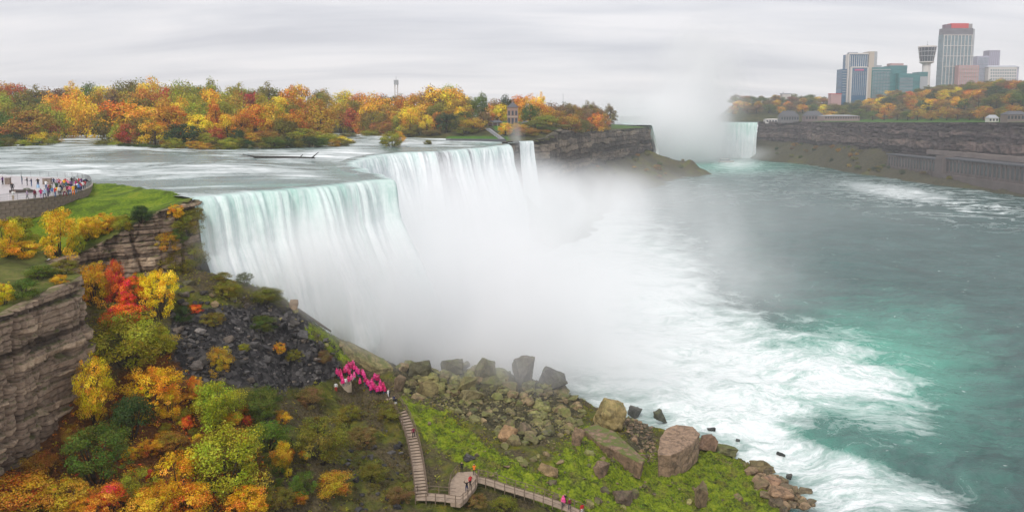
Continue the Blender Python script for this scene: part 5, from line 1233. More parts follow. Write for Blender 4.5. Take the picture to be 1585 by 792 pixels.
# planter, stone piers on the platform
pc = at_z(33, 298, ZP); o = empty('planter', pc); tag(o, 'long dark planter with a little green on the platform paving', 'planter')
bm = bmesh.new(); add_box(bm, -2.0, 2.0, -0.5, 0.5, 0, 0.5); add_box(bm, -1.85, 1.85, -0.38, 0.38, 0.5, 0.53); link('trough', bm_mesh('trough', bm), M_DARKP, o)
g_ = link('plants', NEAR_T[4][0], None, o); g_.scale = (1.6, 0.8, 0.5); g_.location = (1.0, 0, 0.42); g_.color = (0.08, 0.13, 0.02, 1)
for px, py, wpx, hpx, lab in ((12, 285, 8, 11, 'brown stone pier at the left of the platform rear'), (73, 285, 13, 10, 'wide grey stone pier at the rear of the platform')):
    q = at_z(px, py, ZP); s = q.y / F_PX; o = empty('stone_pier', q); tag(o, lab, 'pier')
    bm = bmesh.new(); add_box(bm, -wpx * s / 2, wpx * s / 2, -.3, .3, 0, hpx * s * 0.9); bmesh.ops.bevel(bm, geom=bm.edges[:], offset=0.03, segments=1, affect='EDGES'); link('pier_body', bm_mesh('pier_body', bm), M_STONE, o)
    bm = bmesh.new(); add_box(bm, -wpx * s / 2 - .08, wpx * s / 2 + .08, -.38, .38, hpx * s * 0.9 + .003, hpx * s); link('cap_stone', bm_mesh('cap_stone', bm), M_PAVE, o)

# ================================================================== stairs, boardwalk and crowd deck on the slope
def ribbon(name, pts_, width, thick, mat, parent, inv_):
    bm = bmesh.new(); L_ = []
    for i, p in enumerate(pts_):
        d = (pts_[min(i + 1, len(pts_) - 1)] - pts_[max(i - 1, 0)]); d.z = 0; d.normalize(); n_ = Vector((-d.y, d.x, 0)) * width / 2
        L_.append([bm.verts.new(inv_ @ v) for v in (p + n_, p - n_, p - n_ - Vector((0, 0, thick)), p + n_ - Vector((0, 0, thick)))])
    for a, b in zip(L_, L_[1:]):
        for k in range(4): bm.faces.new((a[k], a[(k + 1) % 4], b[(k + 1) % 4], b[k]))
    bm.faces.new(L_[0]); bm.faces.new(L_[-1][::-1])
    bmesh.ops.recalc_face_normals(bm, faces=bm.faces[:])
    return link(name, bm_mesh(name, bm), mat, parent)
def side_rail(pts_, off, parent, inv_, post, every, h=1.1):
    R_ = []
    for i, p in enumerate(pts_):
        d = (pts_[min(i + 1, len(pts_) - 1)] - pts_[max(i - 1, 0)]); d.z = 0; d.normalize()
        R_.append(p + Vector((-d.y, d.x, 0)) * off)
    for hh, rr in ((h, .045), (h * .55, .03)):
        bm = bmesh.new(); add_tube(bm, [inv_ @ (a + Vector((0, 0, hh))) for a in R_], [rr] * len(R_), 5)
        link('handrail', bm_mesh('handrail', bm), M_WOODD, parent)
    for p in R_[::every]:
        o = link('post', post, None, parent); o.location = inv_ @ p
wp = bmesh.new(); add_box(wp, -.06, .06, -.06, .06, -0.6, 1.16); wpost = bm_mesh('post', wp); wpost.materials.append(M_WOODD)
st_px = [(652, 766), (649, 740), (645, 712), (640, 688), (634, 666), (626, 646), (616, 630), (604, 616)]
sp = []
for i, (px, py) in enumerate(st_px):
    q, _ = ray_hit(px, py); sp.append(q)
zs = np.maximum.accumulate([max(q.z, 12.4) for q in sp]); 
zs = np.linspace(12.55, max(zs[-1] + 0.3, 15.5), len(sp)) * 0.7 + (zs + 0.35) * 0.3
sp = [at_z(px, py, float(z)) for (px, py), z in zip(st_px, zs)]
stair = empty('staircase', sp[0]); tag(stair, 'long wooden staircase climbing the slope to the pink crowd', 'staircase'); sinv = Matrix.Translation(-sp[0])
sps = chaikin(sp, 2); srs = resample(sps, 0.45)
NTR = 34; trd = resample(sps, (sum((b - a).length for a, b in zip(sps, sps[1:]))) / NTR)
tb = bmesh.new(); add_box(tb, -0.34, 0.34, -0.8, 0.8, -0.07, 0.0); bmesh.ops.bevel(tb, geom=tb.edges[:], offset=0.015, segments=1, affect='EDGES'); tread_me = bm_mesh('tread', tb); tread_me.materials.append(M_WOOD)
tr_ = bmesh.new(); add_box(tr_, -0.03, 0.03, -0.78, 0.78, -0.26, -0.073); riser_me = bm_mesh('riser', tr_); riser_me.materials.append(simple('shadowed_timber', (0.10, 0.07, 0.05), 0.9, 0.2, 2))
for i, p in enumerate(trd):
    d = trd[min(i + 1, len(trd) - 1)] - trd[max(i - 1, 0)]; an = math.atan2(d.y, d.x)
    o = link('tread', tread_me, None, stair); o.location = sinv @ p; o.rotation_euler = (0, 0, an); 
    if i in (9, 20): o.scale = (1.9, 1, 1)
    o = link('riser', riser_me, None, stair); o.location = sinv @ (p - d.normalized() * 0.33); o.rotation_euler = (0, 0, an)
for sgn in (1, -1):
    P_ = []
    for i, p in enumerate(srs):
        d = srs[min(i + 1, len(srs) - 1)] - srs[max(i - 1, 0)]; d.z = 0; d.normalize(); P_.append(p + Vector((-d.y, d.x, 0)) * 0.86 * sgn)
    ribbon('stringer', [p + Vector((0, 0, 0.06)) for p in P_], 0.1, 0.36, M_WOODD, stair, sinv)
    side_rail(srs, 0.9 * sgn, stair, sinv, wpost, 4)
bw_pts = [at_z(px, py, z) for px, py, z in ((738, 741, 12.5), (756, 745, 12.2), (785, 755, 11.5), (820, 765, 10.6), (850, 775, 9.8), (880, 786, 9.1), (905, 797, 8.6))]
walk = empty('boardwalk', bw_pts[0]); tag(walk, 'wooden boardwalk running down to the right from the landing', 'boardwalk'); winv = Matrix.Translation(-bw_pts[0])
bws = resample(chaikin(bw_pts, 2), 0.5); ribbon('deck', bws, 1.7, 0.12, M_WOOD, walk, winv)
for sgn in (1, -1): side_rail(bws, 0.9 * sgn, walk, winv, wpost, 3)
l_pts = [at_z(px, py, 12.5) for px, py in ((644, 768), (665, 768), (690, 770), (702, 772))]
w2 = empty('boardwalk', l_pts[0]); tag(w2, 'short boardwalk joining the staircase foot to the landing', 'boardwalk'); winv2 = Matrix.Translation(-l_pts[0])
ls_ = resample(l_pts, 0.5); ribbon('deck', ls_, 1.9, 0.12, M_WOOD, w2, winv2)
for sgn in (1, -1): side_rail(ls_, 1.0 * sgn, w2, winv2, wpost, 3)
pad = [at_z(px, py, 12.52) for px, py in ((697, 777), (694, 760), (698, 742), (708, 730), (735, 729), (741, 738), (736, 752), (722, 770), (712, 779))]
ld = empty('landing', at_z(714, 752, 12.5)); tag(ld, 'pale wooden landing where three visitors stand', 'landing'); li = Matrix.Translation(-Vector(ld.location))
bm = bmesh.new(); vt = [bm.verts.new(li @ p) for p in pad]; vb = [bm.verts.new(li @ (p - Vector((0, 0, .6)))) for p in pad]; bm.faces.new(vt)
for i in range(len(vt)): bm.faces.new((vt[i], vb[i], vb[(i + 1) % len(vt)], vt[(i + 1) % len(vt)]))
bmesh.ops.recalc_face_normals(bm, faces=bm.faces[:]); link('deck', bm_mesh('deck', bm), M_WOOD, ld)
for seq in (pad[5:] + [pad[0]], pad[1:4]):
    side_rail(resample(seq, 0.7), 0.0, ld, li, wpost, 2)
dq = ray_hit(535, 604)[0]
dk = empty('timber_deck', dq); tag(dk, 'small timber deck with upright boards under the pink crowd', 'deck')
zt = 1.5
bm = bmesh.new(); add_box(bm, -1.7, 1.1, -0.2, 2.6, zt - 0.12, zt); link('deck', bm_mesh('deck', bm), M_WOOD, dk)
bb = bmesh.new(); add_box(bb, -.13, .13, -.04, .04, -0.4, zt - 0.125); brd = bm_mesh('board', bb); brd.materials.append(simple('pale_boards', (0.42, 0.34, 0.25), 0.8, 0.15, 2))
for k in range(10):
    o = link('board', brd, None, dk); o.location = (-1.55 + k * 0.28, -0.17, 0); o.scale = (1, 1, random.uniform(.97, 1.0))
DECK_Z = dq.z + zt

# ================================================================== people
def person_mesh(pose):
    J = {'pel': ((0, 0, .95), .135), 'sp': ((0, 0, 1.15), .14), 'ch': ((0, 0, 1.34), .155), 'nk': ((0, 0, 1.48), .06), 'hd': ((0, .01, 1.58), .082), 'ht': ((0, .01, 1.70), .075)}
    E = [('pel', 'sp'), ('sp', 'ch'), ('ch', 'nk'), ('nk', 'hd'), ('hd', 'ht')]
    arms = {'stand': ((.27, 0, 1.10), (.27, .06, .84)), 'rail': ((.27, .08, 1.12), (.20, .34, 1.10)), 'up': ((.36, .05, 1.56), (.32, .10, 1.84)), 'camera': ((.26, .12, 1.20), (.08, .30, 1.50)), 'walk': ((.27, .10, 1.10), (.26, .24, .90))}[pose]
    for s, k in ((1, 'r'), (-1, 'l')):
        m = -1 if (pose == 'walk' and s < 0) else 1
        J['sh' + k] = ((s * .19, 0, 1.42), .07); J['el' + k] = ((s * arms[0][0], m * arms[0][1], arms[0][2]), .048); J['wr' + k] = ((s * arms[1][0], m * arms[1][1], arms[1][2]), .035)
        dv = Vector(J['wr' + k][0]) - Vector(J['el' + k][0]); dv.normalize(); J['ha' + k] = (tuple(Vector(J['wr' + k][0]) + dv * .13), .03)
        st_ = .16 * s if pose == 'walk' else 0
        J['hp' + k] = ((s * .10, 0, .90), .10); J['kn' + k] = ((s * .11, .03 + st_ * .7, .50), .068); J['an' + k] = ((s * .12, -.02 + st_ * 1.3, .09), .045); J['to' + k] = ((s * .14, .14 + st_ * 1.3, .04), .038)
        E += [('ch', 'sh' + k), ('sh' + k, 'el' + k), ('el' + k, 'wr' + k), ('wr' + k, 'ha' + k), ('pel', 'hp' + k), ('hp' + k, 'kn' + k), ('kn' + k, 'an' + k), ('an' + k, 'to' + k)]
    names = list(J); me = bpy.data.meshes.new('body'); me.from_pydata([J[n_][0] for n_ in names], [(names.index(a), names.index(b)) for a, b in E], [])
    o = bpy.data.objects.new('body', me); COL.objects.link(o)
    o.modifiers.new('skin', 'SKIN'); 

    for i, n_ in enumerate(names):
        me.skin_vertices[0].data[i].radius = (J[n_][1], J[n_][1] * (0.75 if n_ in ('pel', 'sp', 'ch') else 1)); me.skin_vertices[0].data[i].use_root = (n_ == 'pel')
    sb = o.modifiers.new('sub', 'SUBSURF'); sb.levels = 1; sb.render_levels = 1
    dg = bpy.context.evaluated_depsgraph_get(); ev = o.evaluated_get(dg)
    res = bpy.data.meshes.new_from_object(ev, depsgraph=dg)
    bpy.data.objects.remove(o)
    res.materials.clear()
    for k in range(4): res.materials.append(M_PAVE)
    for p in res.polygons:
        c = p.center; p.use_smooth = True
        if c.z > 1.50 and abs(c.x) < .15: mi = 3 if (c.z > 1.655 or c.y < -.01) else 2
        elif min((c - Vector(J['ha' + k][0])).length for k in 'rl') < .10: mi = 2
        elif c.z < .93 and abs(c.x) < .24 and min((c - Vector(J['wr' + k][0])).length for k in 'rl') > .12: mi = 0
        else: mi = 1
        p.material_index = mi
    return res
PM = {}
for k in ('stand', 'rail', 'up', 'camera', 'walk'): PM[k] = person_mesh(k)
_cl = {}
def cloth(c):
    if c not in _cl: _cl[c] = simple('cloth', c, 0.85, 0.12, 8, 0.15)
    return _cl[c]
SKIN = [simple('skin', c, 0.6, 0.08, 6) for c in ((0.52, 0.32, 0.23), (0.36, 0.21, 0.14))]
HAIR = [simple('hair', c, 0.6, 0.2, 8) for c in ((0.02, 0.014, 0.01), (0.07, 0.04, 0.02), (0.22, 0.14, 0.06), (0.25, 0.24, 0.23))]
def poncho_mesh(seed, up=False):
    bm = bmesh.new(); rings = []; n_ = 14; r = random.Random(seed)
    ph = r.uniform(0, 6)
    prof = [(0.72, .30), (0.85, .29), (1.0, .28), (1.22, .26), (1.38, .23), (1.46, .16), (1.52, .115), (1.62, .125), (1.70, .115), (1.765, .05)]
    if up: prof = [(0.62, .42), (0.85, .40), (1.05, .40), (1.25, .44), (1.42, .40), (1.48, .18), (1.53, .12), (1.62, .125), (1.70, .115), (1.765, .05)]
    for z, rad in prof:
        f = max(0, (1.35 - z))
        rings.append([bm.verts.new((rad * 1.12 * math.cos(t) * (1 + .16 * f * math.sin(5 * t + ph)), rad * .85 * math.sin(t) * (1 + .16 * f * math.sin(5 * t + ph)), z + (.05 * math.sin(3 * t + ph) if z < .8 else 0) + (0.32 * abs(math.cos(t)) ** 3 if up and 1.0 < z < 1.45 else 0))) for t in [2 * math.pi * k / n_ for k in range(n_)]])
    for a, b in zip(rings, rings[1:]):
        for k in range(n_): bm.faces.new((a[k], a[(k + 1) % n_], b[(k + 1) % n_], b[k]))
    bm.faces.new(rings[-1])
    return bm_mesh('poncho', bm, True)
M_PINK = NT('pink_poncho_plastic'); _oc = M_PINK.n('ShaderNodeObjectInfo', 'Color'); M_PINK.bsdf(M_PINK.mix(M_PINK.mr(M_PINK.noise(M_PINK.obj(), 7, 4), .35, .65), M_PINK.mix(1.0, _oc, (.55, .5, .5), 'MULTIPLY'), _oc), 0.4, None, 0.5); M_PINK = M_PINK.m
PONCHO = [poncho_mesh(1), poncho_mesh(2), poncho_mesh(3, True)]
for m_ in PONCHO: m_.materials.append(M_PINK)
def person(loc, rz, pose, top, bottom, label, group, skin=0, hair=None, h=1.0, poncho=None):
    o = link('person', PM[pose]); o.location = loc; o.rotation_euler = (0, 0, rz); o.scale = (h * 1.12, h * 1.12, h)
    ms = (cloth(bottom), cloth(top), SKIN[skin], HAIR[random.randrange(4) if hair is None else hair])
    for i, m_ in enumerate(ms): o.material_slots[i].link = 'OBJECT'; o.material_slots[i].material = m_
    if poncho is not None: link('poncho', PONCHO[poncho], None, o).color = random.choice([(.85, .02, .22, 1), (.62, .01, .13, 1), (.92, .10, .36, 1), (.75, .03, .25, 1), (.50, .01, .12, 1)])
    return tag(o, label, 'person', group)
C_ = {'black': (.015, .015, .018), 'navy': (.02, .03, .09), 'red': (.5, .02, .03), 'pink': (.75, .2, .35), 'magenta': (.45, .02, .16), 'yellow': (.85, .45, .02), 'beige': (.5, .4, .3), 'white': (.75, .75, .75), 'purple': (.12, .04, .16), 'lavender': (.4, .3, .45), 'maroon': (.2, .02, .05), 'teal': (.03, .10, .13), 'green': (.04, .09, .04), 'blue': (.08, .2, .5), 'sky': (.35, .55, .75), 'grey': (.18, .18, .19), 'orange': (.8, .2, .03), 'jeans': (.08, .13, .25), 'olive': (.12, .11, .04)}
PL = [(4, 286, 'purple', 'black'), (34, 285.5, 'teal', 'navy'), (42, 287.5, 'black', 'grey'), (48.5, 288.5, 'navy', 'jeans'), (58.7, 290, 'black', 'jeans'), (19, 297, 'black', 'black'), (20, 311, 'white', 'beige'), (42, 309, 'lavender', 'grey'), (54, 308.5, 'maroon', 'grey'), (63.5, 308, 'magenta', 'lavender'),
      (59, 298, 'sky', 'white'), (74, 305, 'purple', 'navy'), (78, 300, 'olive', 'black'), (88, 303, 'yellow', 'white'), (83, 288, 'navy', 'black'), (91, 289, 'red', 'black'), (94.5, 292, 'pink', 'grey'), (101, 288.5, 'red', 'jeans'), (105, 291, 'pink', 'black'), (111, 288, 'black', 'black'), (113.5, 302, 'yellow', 'orange'),
      (100, 304, 'beige', 'maroon'), (93, 299, 'black', 'navy'), (107, 298, 'black', 'grey'), (117.5, 292, 'magenta', 'black'), (122, 288, 'red', 'black'), (126, 289, 'purple', 'black'), (125, 296, 'red', 'navy'), (130, 291, 'black', 'jeans'), (133, 289, 'navy', 'black'), (87, 296, 'green', 'black'), (120, 297, 'white', 'black'),
      (81, 304, 'blue', 'white'), (97, 295, 'grey', 'black'), (115, 286.5, 'grey', 'black'), (104, 301, 'maroon', 'black'), (71, 293, 'white', 'jeans'), (128, 294.5, 'white', 'navy'), (69, 307, 'sky', 'navy'), (110, 293, 'purple', 'navy'), (85, 305, 'red', 'jeans'), (92, 303.5, 'white', 'black'), (96, 303, 'navy', 'grey'), (108, 301.5, 'pink', 'jeans'), (117, 300, 'black', 'jeans'), (122, 298, 'blue', 'black'), (131, 293.5, 'red', 'grey'), (135, 290.5, 'black', 'grey'), (76, 299, 'magenta', 'jeans'), (103, 295, 'teal', 'black'), (99, 291, 'yellow', 'navy'), (88, 291, 'lavender', 'black'), (119, 290, 'olive', 'navy')]
poses = ['rail', 'stand', 'camera', 'stand', 'rail', 'walk']
cnt = {}
for i, (px, py, a, b) in enumerate(sorted(PL)):
    q = at_z(px, py, ZP + .004); cnt[(a, b)] = cnt.get((a, b), 0) + 1
    person(q, random.uniform(-.9, .9) if px > 60 else random.uniform(0, 6), 'up' if (px, py) == (34, 285.5) else poses[i % 6], C_[a], C_[b], f'person in {a} jacket and {b} trousers, {ordinal(i + 1)} from the left on the platform', 'visitors on the viewing platform', i % 4 == 3, None, random.uniform(.94, 1.04) * 1.04)
PK = [(210, 235, 0), (275, 190, 0), (335, 140, 2), (300, 195, 0), (380, 170, 0), (260, 215, 1), (410, 195, 1), (345, 280, 0), (380, 255, 1), (240, 330, 1), (490, 240, 0), (505, 262, 1), (450, 340, 0), (660, 285, 2), (630, 270, 1), (560, 360, 0), (610, 380, 1), (640, 415, 0), (690, 405, 0), (735, 385, 1), (590, 350, 0), (545, 340, 1), (665, 430, 1), (320, 230, 1), (585, 410, 0), (710, 425, 0), (225, 270, 0), (475, 215, 1), (190, 250, 0), (165, 225, 1), (365, 120, 1), (290, 160, 0), (430, 225, 0), (520, 320, 1), (600, 330, 0), (700, 350, 1), (755, 420, 0), (310, 310, 1)]
def deck_or_ground(px, py):
    if 521 < px < 546 and py > 590:
        return at_z(px, min(py, 603), DECK_Z)
    q, _ = ray_hit(px, py); return q
for i, (x, y, k) in enumerate(sorted(PK)):
    px, py = 500 + x / 7.92, 550 + (y + 54) / 7.92
    q = deck_or_ground(px, py)
    if q is None: continue
    person(q, random.uniform(-1.2, 1.2), 'up' if k == 2 else random.choice(['stand', 'camera', 'walk']), (.6, .02, .2), random.choice([C_['navy'], C_['black'], C_['jeans']]), f'person in hooded pink rain poncho, {ordinal(i + 1)} from the left in the crowd on the slope', 'pink-poncho crowd above the staircase', 0, 0, random.uniform(.95, 1.05), k)
for px, py, a, b, lab in ((519.5, 606, 'white', 'red', 'person in white top and red trousers at the left of the pink crowd'), (534.5, 598, 'white', 'grey', 'person in white standing among the pink ponchos on the timber deck'), (526, 581, 'black', 'black', 'person in black behind the timber deck'), (596, 613, 'white', 'white', 'person in white at the top of the staircase'),
                          (601, 616, 'black', 'black', 'person in black at the top stair behind the one in white'), (611, 626, 'navy', 'black', 'person in navy walking down the upper stairs'), (617, 631, 'black', 'white', 'person in black with white trousers on the upper stairs'), (641.5, 678, 'maroon', 'black', 'person in maroon midway on the staircase')):
    q = deck_or_ground(px, py)
    if px > 590:
        j = min(range(len(trd)), key=lambda k: abs(to_px(trd[k].x, trd[k].y, trd[k].z)[1] - py)); q = trd[j] + Vector((0.3 * (1 if px % 2 > 1 else -1), 0, 0.005))
    person(q, random.uniform(-.6, .6), 'walk' if px > 590 else 'stand', C_[a], C_[b], lab, 'visitors around the staircase')
for px, py, a, b, pose, lab, z, pn in ((714.5, 731, 'black', 'black', 'stand', 'person in black standing at the upper edge of the landing', 12.53, None), (733.5, 735, 'orange', 'black', 'camera', 'person in orange jacket at the rail of the landing', 12.53, None), (727.5, 752, 'red', 'black', 'walk', 'person in red top and black trousers on the landing', 12.53, None), (722, 761, 'black', 'navy', 'up', 'person in dark clothes at the lower rail of the landing', 12.53, None),
                                   (869, 781, 'black', 'black', 'walk', 'person in black behind the pink poncho on the boardwalk', 9.4, None), (872.5, 784, 'pink', 'navy', 'walk', 'person in pink poncho walking on the boardwalk', 9.32, 0), (882, 786, 'maroon', 'navy', 'stand', 'person in maroon jacket on the boardwalk', 9.1, None), (899, 796, 'red', 'white', 'walk', 'person in red at the lowest end of the boardwalk', 8.75, None)):
    q = at_z(px, py, z)
    if z < 12: 
        j = min(bws, key=lambda p: (p.x - q.x) ** 2 + (p.y - q.y) ** 2); q = Vector((j.x + (.3 if a == 'black' else 0), j.y + (.4 if a == 'black' else -.2), j.z + .005))
    person(q, random.uniform(-.5, .5) + (3.1 if a == 'black' else 0), pose, C_[a], C_[b], lab, 'visitors on the lower walkway', 0, None, 1.02, pn)
# ================================================================== buildings across the river
def wall_mat(name, c, v=0.06): return simple(name, c, 0.8, v, 0.08)
def glass_mat(name, c): 
    t = NT(name); t.bsdf(t.mix(t.mr(t.noise(t.map(t.obj(), (0.06, 0.06, 0.25)), 1.0, 4, 0.6), .3, .7), tuple(x * .7 for x in c), tuple(x * 1.25 for x in c)), 0.18, None, 0.6)
    return t.m
G_BLUE = glass_mat('blue_glass', (0.035, 0.12, 0.22)); G_TEAL = glass_mat('teal_glass', (0.02, 0.17, 0.18)); G_GREY = glass_mat('grey_glass', (0.15, 0.22, 0.25)); G_DARK = glass_mat('dark_glass', (0.02, 0.035, 0.055))
W_WHITE = wall_mat('white_concrete', (0.62, 0.58, 0.55)); W_GREY = wall_mat('grey_concrete', (0.38, 0.39, 0.41)); W_LILAC = wall_mat('lilac_concrete', (0.42, 0.41, 0.50)); W_PINK = wall_mat('pink_concrete', (0.48, 0.30, 0.29)); W_RED = wall_mat('red_panel', (0.55, 0.05, 0.05)); W_TAN = wall_mat('tan_concrete', (0.50, 0.43, 0.36)); W_ROOF = wall_mat('dark_roof', (0.10, 0.10, 0.11))
class Bld:
    def __init__(s, name, label, px, ybase, Y, cat='building', group=None):
        s.Y = Y; b = at_y(px, ybase, Y); s.o = empty(name, (b.x, b.y, b.z - 14)); s.base = Vector(s.o.location); tag(s.o, label, cat, group)
    def X(s, px, py=110): return slope(px, py)[0] * s.Y - s.base.x
    def Z(s, py): return EYE + slope(1450, py)[1] * s.Y - s.base.z
    def box(s, name, p0, p1, y1, y0, d0, d1, mat, parent=None, bev=0.0):
        ym = (y0 + y1) / 2 if y0 is not None else y1
        return box_obj(name, s.X(p0, y1), s.X(p1, y1), d0, d1, 0 if y0 is None else s.Z(y0), s.Z(y1), mat, parent or s.o, bev)
    def fins(s, name, p0, p1, n, y1, y0, d0, d1, wpx, mat, parent=None):
        for k in range(n):
            c = p0 + (p1 - p0) * k / max(1, n - 1); s.box(name, c - wpx / 2, c + wpx / 2, y1, y0, d0, d1, mat, parent)
    def bands(s, name, p0, p1, ys, hpx, d0, d1, mat, parent=None):
        for y in ys: s.box(name, p0, p1, y - hpx / 2, y + hpx / 2, d0, d1, mat, parent)
HG = 'hotels on the far bluff'
b = Bld('hotel', 'blue glass hotel with white frame at the left of the skyline', 1328, 150, 1330, group=HG)
b.box('wall', 1314, 1344, 84, None, 0.1, 24, G_BLUE); b.box('wall', 1304, 1313.8, 107, None, 2, 24, G_BLUE); b.box('lift_tower', 1344.2, 1356, 80, None, -3, 22, W_TAN); b.box('lift_tower_side', 1352, 1356.3, 80.4, None, -3.4, 22.4, W_GREY)
f = b.box('front_block', 1316, 1340, 105.5, None, -6, 0, G_BLUE); b.box('frame', 1314.5, 1316.5, 104.5, None, -6.6, -0.02, W_WHITE); b.box('frame', 1339.5, 1341.5, 104.5, None, -6.6, -0.02, W_WHITE); b.box('frame', 1316.6, 1339.4, 103.6, 105.4, -6.6, -0.02, W_WHITE); b.box('sign', 1320, 1334, 107.5, 110, -6.7, -6.05, wall_mat('pink_sign', (0.5, 0.10, 0.22)))
b.fins('mullion', 1316, 1342, 9, 86, 104, -0.5, 0.08, 0.7, W_WHITE); b.fins('mullion', 1319, 1337, 7, 111, 148, -6.5, -6.02, 0.6, W_GREY); b.bands('floor_band', 1304.2, 1313.6, range(110, 148, 4), 0.9, 1.5, 1.98, W_GREY)
b.box('cornice', 1313.6, 1344, 82.4, 84.4, -0.8, 0.06, W_WHITE); b.box('roof_plant', 1318, 1330, 80.6, 83.9, 6, 18, W_GREY); b.box('frame', 1312.6, 1314.4, 84, None, -1, 10, W_WHITE)
b = Bld('hotel', 'low teal glass hotel with stepped blocks beside the blue one', 1388, 146, 1330, group=HG)
b.box('wall', 1348, 1376.4, 104.7, None, -4, 26, G_TEAL); g_ = b.box('glass_panel', 1349, 1375.5, 111, None, -4.8, -4.05, G_GREY); b.box('wall', 1376.5, 1403, 102, None, -2, 26, G_TEAL); b.box('wall', 1385.5, 1418, 114.5, None, -12, -2.05, G_TEAL); b.box('glass_panel', 1387, 1407, 121, None, -12.8, -12.05, G_GREY)
b.box('wall', 1418.1, 1432, 112, None, -8, 14, G_TEAL); b.box('wall', 1420, 1431, 119, None, -8.6, -8.05, W_GREY); b.box('roof_plant', 1380, 1400, 98, 101.9, 4, 18, W_PINK); b.box('roof_plant', 1357, 1366, 101, 104.6, 4, 14, W_GREY); b.bands('roof_band', 1348, 1376.4, (108,), 1.2, -4.4, -4.02, W_GREY); b.bands('floor_band', 1349.2, 1375.3, range(115, 146, 5), 0.7, -5.1, -4.82, G_TEAL); b.fins('mullion', 1351, 1374, 6, 112, 146, -5.3, -5.12, 0.5, G_TEAL); b.bands('floor_band', 1387.2, 1406.8, range(125, 146, 5), 0.7, -13.1, -12.82, G_TEAL); b.box('roof_edge', 1376.5, 1403, 101.2, 101.95, -2.4, 2, W_GREY)
# observation tower
b = Bld('observation_tower', 'observation tower with flared dark glass pod between the hotels', 1432, 135, 1330, 'tower', None)
def lathe(name, prof, n_, mat, parent, x0=0.0, y0=0.0):
    bm = bmesh.new(); rings = [[bm.verts.new((x0 + r * math.cos(2 * math.pi * k / n_), y0 + r * math.sin(2 * math.pi * k / n_), z)) for k in range(n_)] for r, z in prof]
    for a, c in zip(rings, rings[1:]):
        for k in range(n_): bm.faces.new((a[k], a[(k + 1) % n_], c[(k + 1) % n_], c[k]))
    bm.faces.new(rings[0][::-1]); bm.faces.new(rings[-1])
    return link(name, bm_mesh(name, bm), mat, parent)
xp = lambda w_: w_ / F_PX * 1330
cxp = b.X(1433)
lathe('shaft', [(xp(6.4), 0), (xp(5.6), b.Z(97))], 20, W_WHITE, b.o, cxp); lathe('ring', [(xp(7), b.Z(99)), (xp(10), b.Z(97)), (xp(10), b.Z(95.6))], 24, W_WHITE, b.o, cxp)
pod = lathe('pod', [(xp(9.4), b.Z(95.5)), (xp(12.4), b.Z(74))], 24, G_DARK, b.o, cxp); lathe('roof', [(xp(12.9), b.Z(73.9)), (xp(12.9), b.Z(72)), (xp(10.5), b.Z(71.2))], 24, W_WHITE, b.o, cxp); lathe('antenna', [(xp(1.3), b.Z(71.1)), (xp(1.0), b.Z(69)), (xp(.3), b.Z(68.9)), (xp(.2), b.Z(64.5))], 8, W_GREY, b.o, cxp)
for k in range(16):
    a_ = 2 * math.pi * k / 16; bm = bmesh.new()
    add_tube(bm, [(cxp + xp(9.45) * math.cos(a_), xp(9.45) * math.sin(a_), b.Z(95.4)), (cxp + xp(12.5) * math.cos(a_), xp(12.5) * math.sin(a_), b.Z(74.1))], [.2, .2], 4); link('pod_rib', bm_mesh('pod_rib', bm), W_WHITE, pod)
for yy in (80, 87):
    r_ = xp(9.4 + 3.0 * (95.5 - yy) / 21.5); lathe('pod_hoop', [(r_ + .1, b.Z(yy + .5)), (r_ + .35, b.Z(yy + .4)), (r_ + .4, b.Z(yy - .4)), (r_ + .15, b.Z(yy - .5))], 24, W_GREY, pod, cxp)
# casino tower
b = Bld('hotel_tower', 'tallest tower of the skyline with a red sign on top', 1482, 132, 1380, group=HG)
b.box('wall', 1459, 1506, 54, None, 0, 14, G_GREY); b.box('crown', 1460, 1505.5, 44, 53.9, -1.0, 14, glass_mat('crown_glass', (0.14, 0.13, 0.15))); b.box('roof_block', 1463, 1472, 38, 43.9, 0, 10, wall_mat('plum_block', (0.16, 0.10, 0.13)))
b.box('sign', 1472.2, 1499, 36.3, 43.9, -0.6, 14, W_RED); b.box('roof_block', 1499.2, 1506, 37, 43.9, 2, 10, wall_mat('grey_block', (0.30, 0.28, 0.28))); b.fins('mullion', 1461, 1504, 9, 54.5, 131, -1.1, -0.05, 0.9, W_WHITE); b.bands('belt', 1459.5, 1505.5, (54.6, 71, 87, 103), 1.0, -1.25, -1.12, W_WHITE); b.box('podium', 1477, 1508, 102, None, -14, -1.4, W_PINK); b.fins('podium_fin', 1480, 1505, 8, 103, 131, -14.6, -14.02, 0.5, W_GREY); b.bands('podium_band', 1477.2, 1507.8, range(107, 131, 6), 0.6, -14.9, -14.62, W_TAN)
b.box('corner_pier', 1506.1, 1508.6, 45, None, -0.5, 12, W_GREY)
b = Bld('hotel', 'pale lilac slab hotel right of the tallest tower', 1522, 128, 1400, group=HG)
b.box('wall', 1513, 1531, 87, None, 0, 20, W_LILAC); b.fins('window_strip', 1515, 1529, 8, 89, 128, -0.4, -0.03, 0.7, G_GREY); b.bands('floor_band', 1513.2, 1530.8, range(93, 128, 6), 0.5, -0.7, -0.42, W_LILAC)
b = Bld('hotel', 'narrow grey-mauve tower behind the white hotel at right', 1540, 128, 1430, group=HG)
b.box('wall', 1531, 1548, 78, None, 0, 18, wall_mat('mauve_concrete', (0.30, 0.28, 0.34))); b.box('wall', 1527, 1531.2, 86, None, 3, 16, W_LILAC); b.fins('window_strip', 1534, 1546, 5, 81, 104, -0.4, -0.03, 1.0, W_LILAC)
b = Bld('hotel', 'wide white hotel with a sloped roof at the right end', 1554, 128, 1390, group=HG)
b.box('wall', 1530, 1574, 104, None, 0, 26, W_WHITE); b.box('wall', 1574.1, 1578.5, 104, None, 3, 24, W_LILAC)
